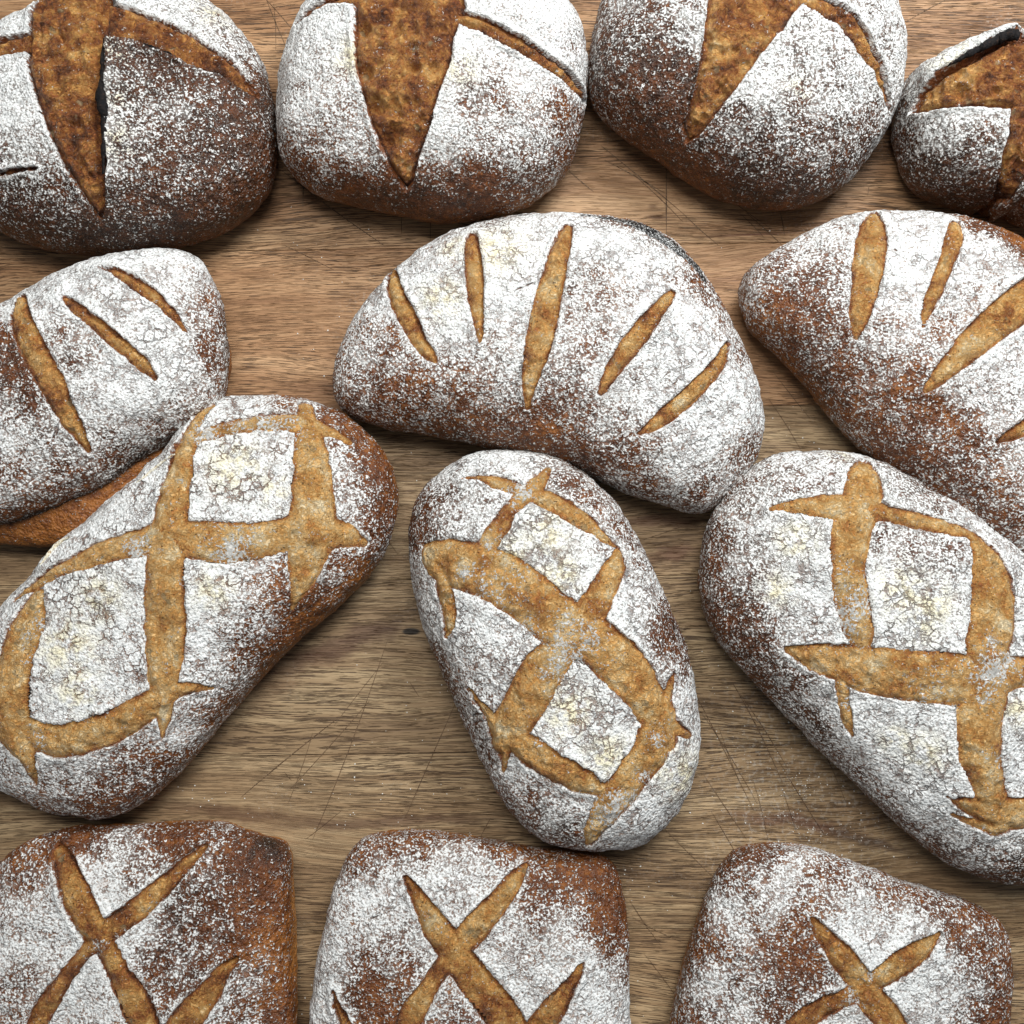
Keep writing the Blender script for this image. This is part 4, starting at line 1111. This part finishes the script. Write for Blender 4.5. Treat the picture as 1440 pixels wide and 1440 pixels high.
# ------------------------------------------------------------------ the board the loaves lie on
BW = 0.1325                       # board width
table = thing('tabletop', 'pale brown worn wooden tabletop of wide joined boards under all the loaves', 'table', (0, 0, -0.04))
ang = math.radians(0.9)
seam0 = to_plane(400, 576, 0)[1]
ca, sa = math.cos(ang), math.sin(ang)
warm = [0.25, 0.15, 0.10, 0.15, 0.95, 0.8, 0.9, 0.7, 0.6, 0.6]
for k in range(-4, 5):
    y0 = seam0 + k * BW + 0.00018
    y1 = seam0 + (k + 1) * BW - 0.00018
    x0, x1 = -0.85, 0.85
    b = 0.00025
    top = 0.0 + random.uniform(-0.0001, 0.0001)
    ring = [(y0, -0.04), (y1, -0.04), (y1, top - b), (y1 - b, top), (y0 + b, top), (y0, top - b)]
    V = []
    for x in (x0, x1):
        for yy, zz in ring:
            V.append((x * ca - (yy - seam0) * sa, seam0 + (yy - seam0) * ca + x * sa, zz))
    me = bpy.data.meshes.new('plank')
    faces = [(i, (i + 1) % 6, (i + 1) % 6 + 6, i + 6) for i in range(6)] + [(5, 4, 3, 2, 1, 0), (6, 7, 8, 9, 10, 11)]
    me.from_pydata([(a, b_, c + 0.04) for a, b_, c in V], [], faces)
    me.materials.append(M_WOOD)
    o = bpy.data.objects.new('plank', me)
    COL.objects.link(o)
    o.parent = table
    o['warmth'] = float(warm[k + 4])

# knife marks scored into the boards
MARKS = [(390,235,540,345,1.0),(428,245,426,292,1.1),(565,300,565,330,.7),(605,300,605,340,.8),(375,0,405,72,.8),(385,5,388,70,.7),(375,0,410,40,.7),
  (845,205,960,300,1.0),(960,300,1010,345,.9),(850,225,935,272,.9),(937,235,937,330,1.3),(800,240,835,270,.8),(1050,300,1100,345,.8),(1097,298,1103,330,1.2),(1040,300,1075,335,.6),
  (1275,30,1330,0,.8),(1363,45,1365,58,.7),(1220,275,1222,262,.7),(1020,275,1085,322,.6),(890,245,960,312,.7),
  (545,900,440,1180,.8),(475,1010,340,1120,1.0),(520,985,408,1110,.6),(640,990,570,1150,.8),(540,930,470,1020,.5),(577,960,590,980,.7),(440,1030,405,1130,.5),(400,1085,410,1097,.6),(690,1150,675,1178,.8),
  (975,970,1060,1140,.7),(985,1000,1065,1130,.6),(1030,960,1100,1100,1.2),(1040,975,1110,1085,.7),(990,1090,1050,1180,.6),(1095,1070,1160,1175,.9),(1010,1020,1040,1100,.5),(1060,1100,1080,1180,.5),(1100,1110,1120,1170,.5),(1150,1040,1190,1130,.6),(1000,1140,1035,1200,.6),(890,1290,960,1325,.6),(905,1340,950,1400,.5),
  (500,700,560,780,.5),(400,345,470,380,.5),(330,355,420,362,.6),(1085,520,1140,590,.5),(1080,560,1130,640,.5),(985,740,1040,700,.5),(885,1265,930,1330,.6),(920,1150,1010,1240,.5),(430,1180,480,1140,.5),(960,740,900,760,.5)]
mb_v, mb_f = [], []
for (a, b_, c, d_, w) in MARKS:
    n = 9
    ax, ay = to_plane(a, b_, 0)
    bx, by = to_plane(c, d_, 0)
    L = math.hypot(bx - ax, by - ay)
    nx, ny = -(by - ay) / L, (bx - ax) / L
    bow = random.uniform(-0.02, 0.02) * L
    for i in range(n + 1):
        t = i / n
        ww = 0.00042 * w * (math.sin(math.pi * min(max(t, .04), .96)) ** 0.5) * random.uniform(.75, 1.1)
        off = bow * math.sin(math.pi * t)
        x = ax + (bx - ax) * t + nx * off
        y = ay + (by - ay) * t + ny * off
        for s_ in (-1, 1):
            mb_v.append((x + nx * ww * s_, y + ny * ww * s_, 0.0004 + 0.04))
    base = len(mb_v) - 2 * (n + 1)
    for i in range(n):
        q = base + 2 * i
        mb_f.append((q, q + 1, q + 3, q + 2))
me = bpy.data.meshes.new('knife_marks')
me.from_pydata(mb_v, [], mb_f)
me.materials.append(M_CUT)
o = bpy.data.objects.new('knife_marks', me)
o['kind'] = 'stuff'
o['warmth'] = 0.4
COL.objects.link(o)
o.parent = table

# crumbs and flour spilt on the boards: little lumps
rng = np.random.default_rng(3)
cv, cf = [], []
ico = [(0, 0, 1), (.9, 0, .3), (.28, .85, .3), (-.73, .53, .3), (-.73, -.53, .3), (.28, -.85, .3)]


def crumb(x, y, r):
    b0 = len(cv)
    a = rng.uniform(0, 6.28)
    for (p, q, s_) in ico:
        k = r * rng.uniform(.7, 1.25)
        cv.append((x + (p * math.cos(a) - q * math.sin(a)) * k, y + (p * math.sin(a) + q * math.cos(a)) * k, max(s_, .0) * k * .8 + 0.0001))
    for i in range(5):
        cf.append((b0, b0 + 1 + i, b0 + 1 + (i + 1) % 5))
    # skirt down to the board
    s0 = len(cv)
    for i in range(5):
        v = cv[b0 + 1 + i]
        cv.append((v[0], v[1], 0.0))
    for i in range(5):
        j = (i + 1) % 5
        cf.append((b0 + 1 + i, s0 + i, s0 + j))
        cf.append((b0 + 1 + i, s0 + j, b0 + 1 + j))


for (px, py, sx, sy, n) in [(1150, 1172, 16, 5, 16), (1122, 1105, 16, 14, 40), (1130, 1120, 60, 50, 60), (1200, 1190, 60, 25, 30), (1040, 1020, 50, 60, 30), (1240, 1200, 40, 20, 14), (940, 1250, 60, 40, 14),
                            (560, 620, 60, 30, 8), (520, 1100, 100, 60, 12), (430, 400, 60, 60, 5), (1010, 620, 40, 60, 10), (885, 1400, 12, 60, 14), (425, 1400, 10, 60, 10), (1200, 1165, 20, 8, 10), (1110, 1140, 8, 5, 8), (600, 1000, 60, 110, 40), (450, 1130, 110, 20, 30), (1000, 800, 20, 80, 20), (300, 1130, 60, 15, 16), (850, 1230, 60, 15, 24), (440, 500, 25, 60, 16), (1120, 330, 60, 25, 14), (420, 310, 50, 25, 12), (1120, 600, 25, 40, 20)]:
    for i in range(n):
        x, y = to_plane(px + rng.normal() * sx, py + rng.normal() * sy, 0)
        crumb(float(x), float(y), float(0.00028 + 0.0005 * rng.random() ** 3))
me = bpy.data.meshes.new('spilt_flour')
me.from_pydata(cv, [], cf)
me.materials.append(M_FLOUR)
o = bpy.data.objects.new('spilt_flour', me)
o['kind'] = 'stuff'
o['label'] = 'white flour specks and crumbs scattered on the bare boards'
o['category'] = 'flour'
o.location = (0, 0, 0)
COL.objects.link(o)
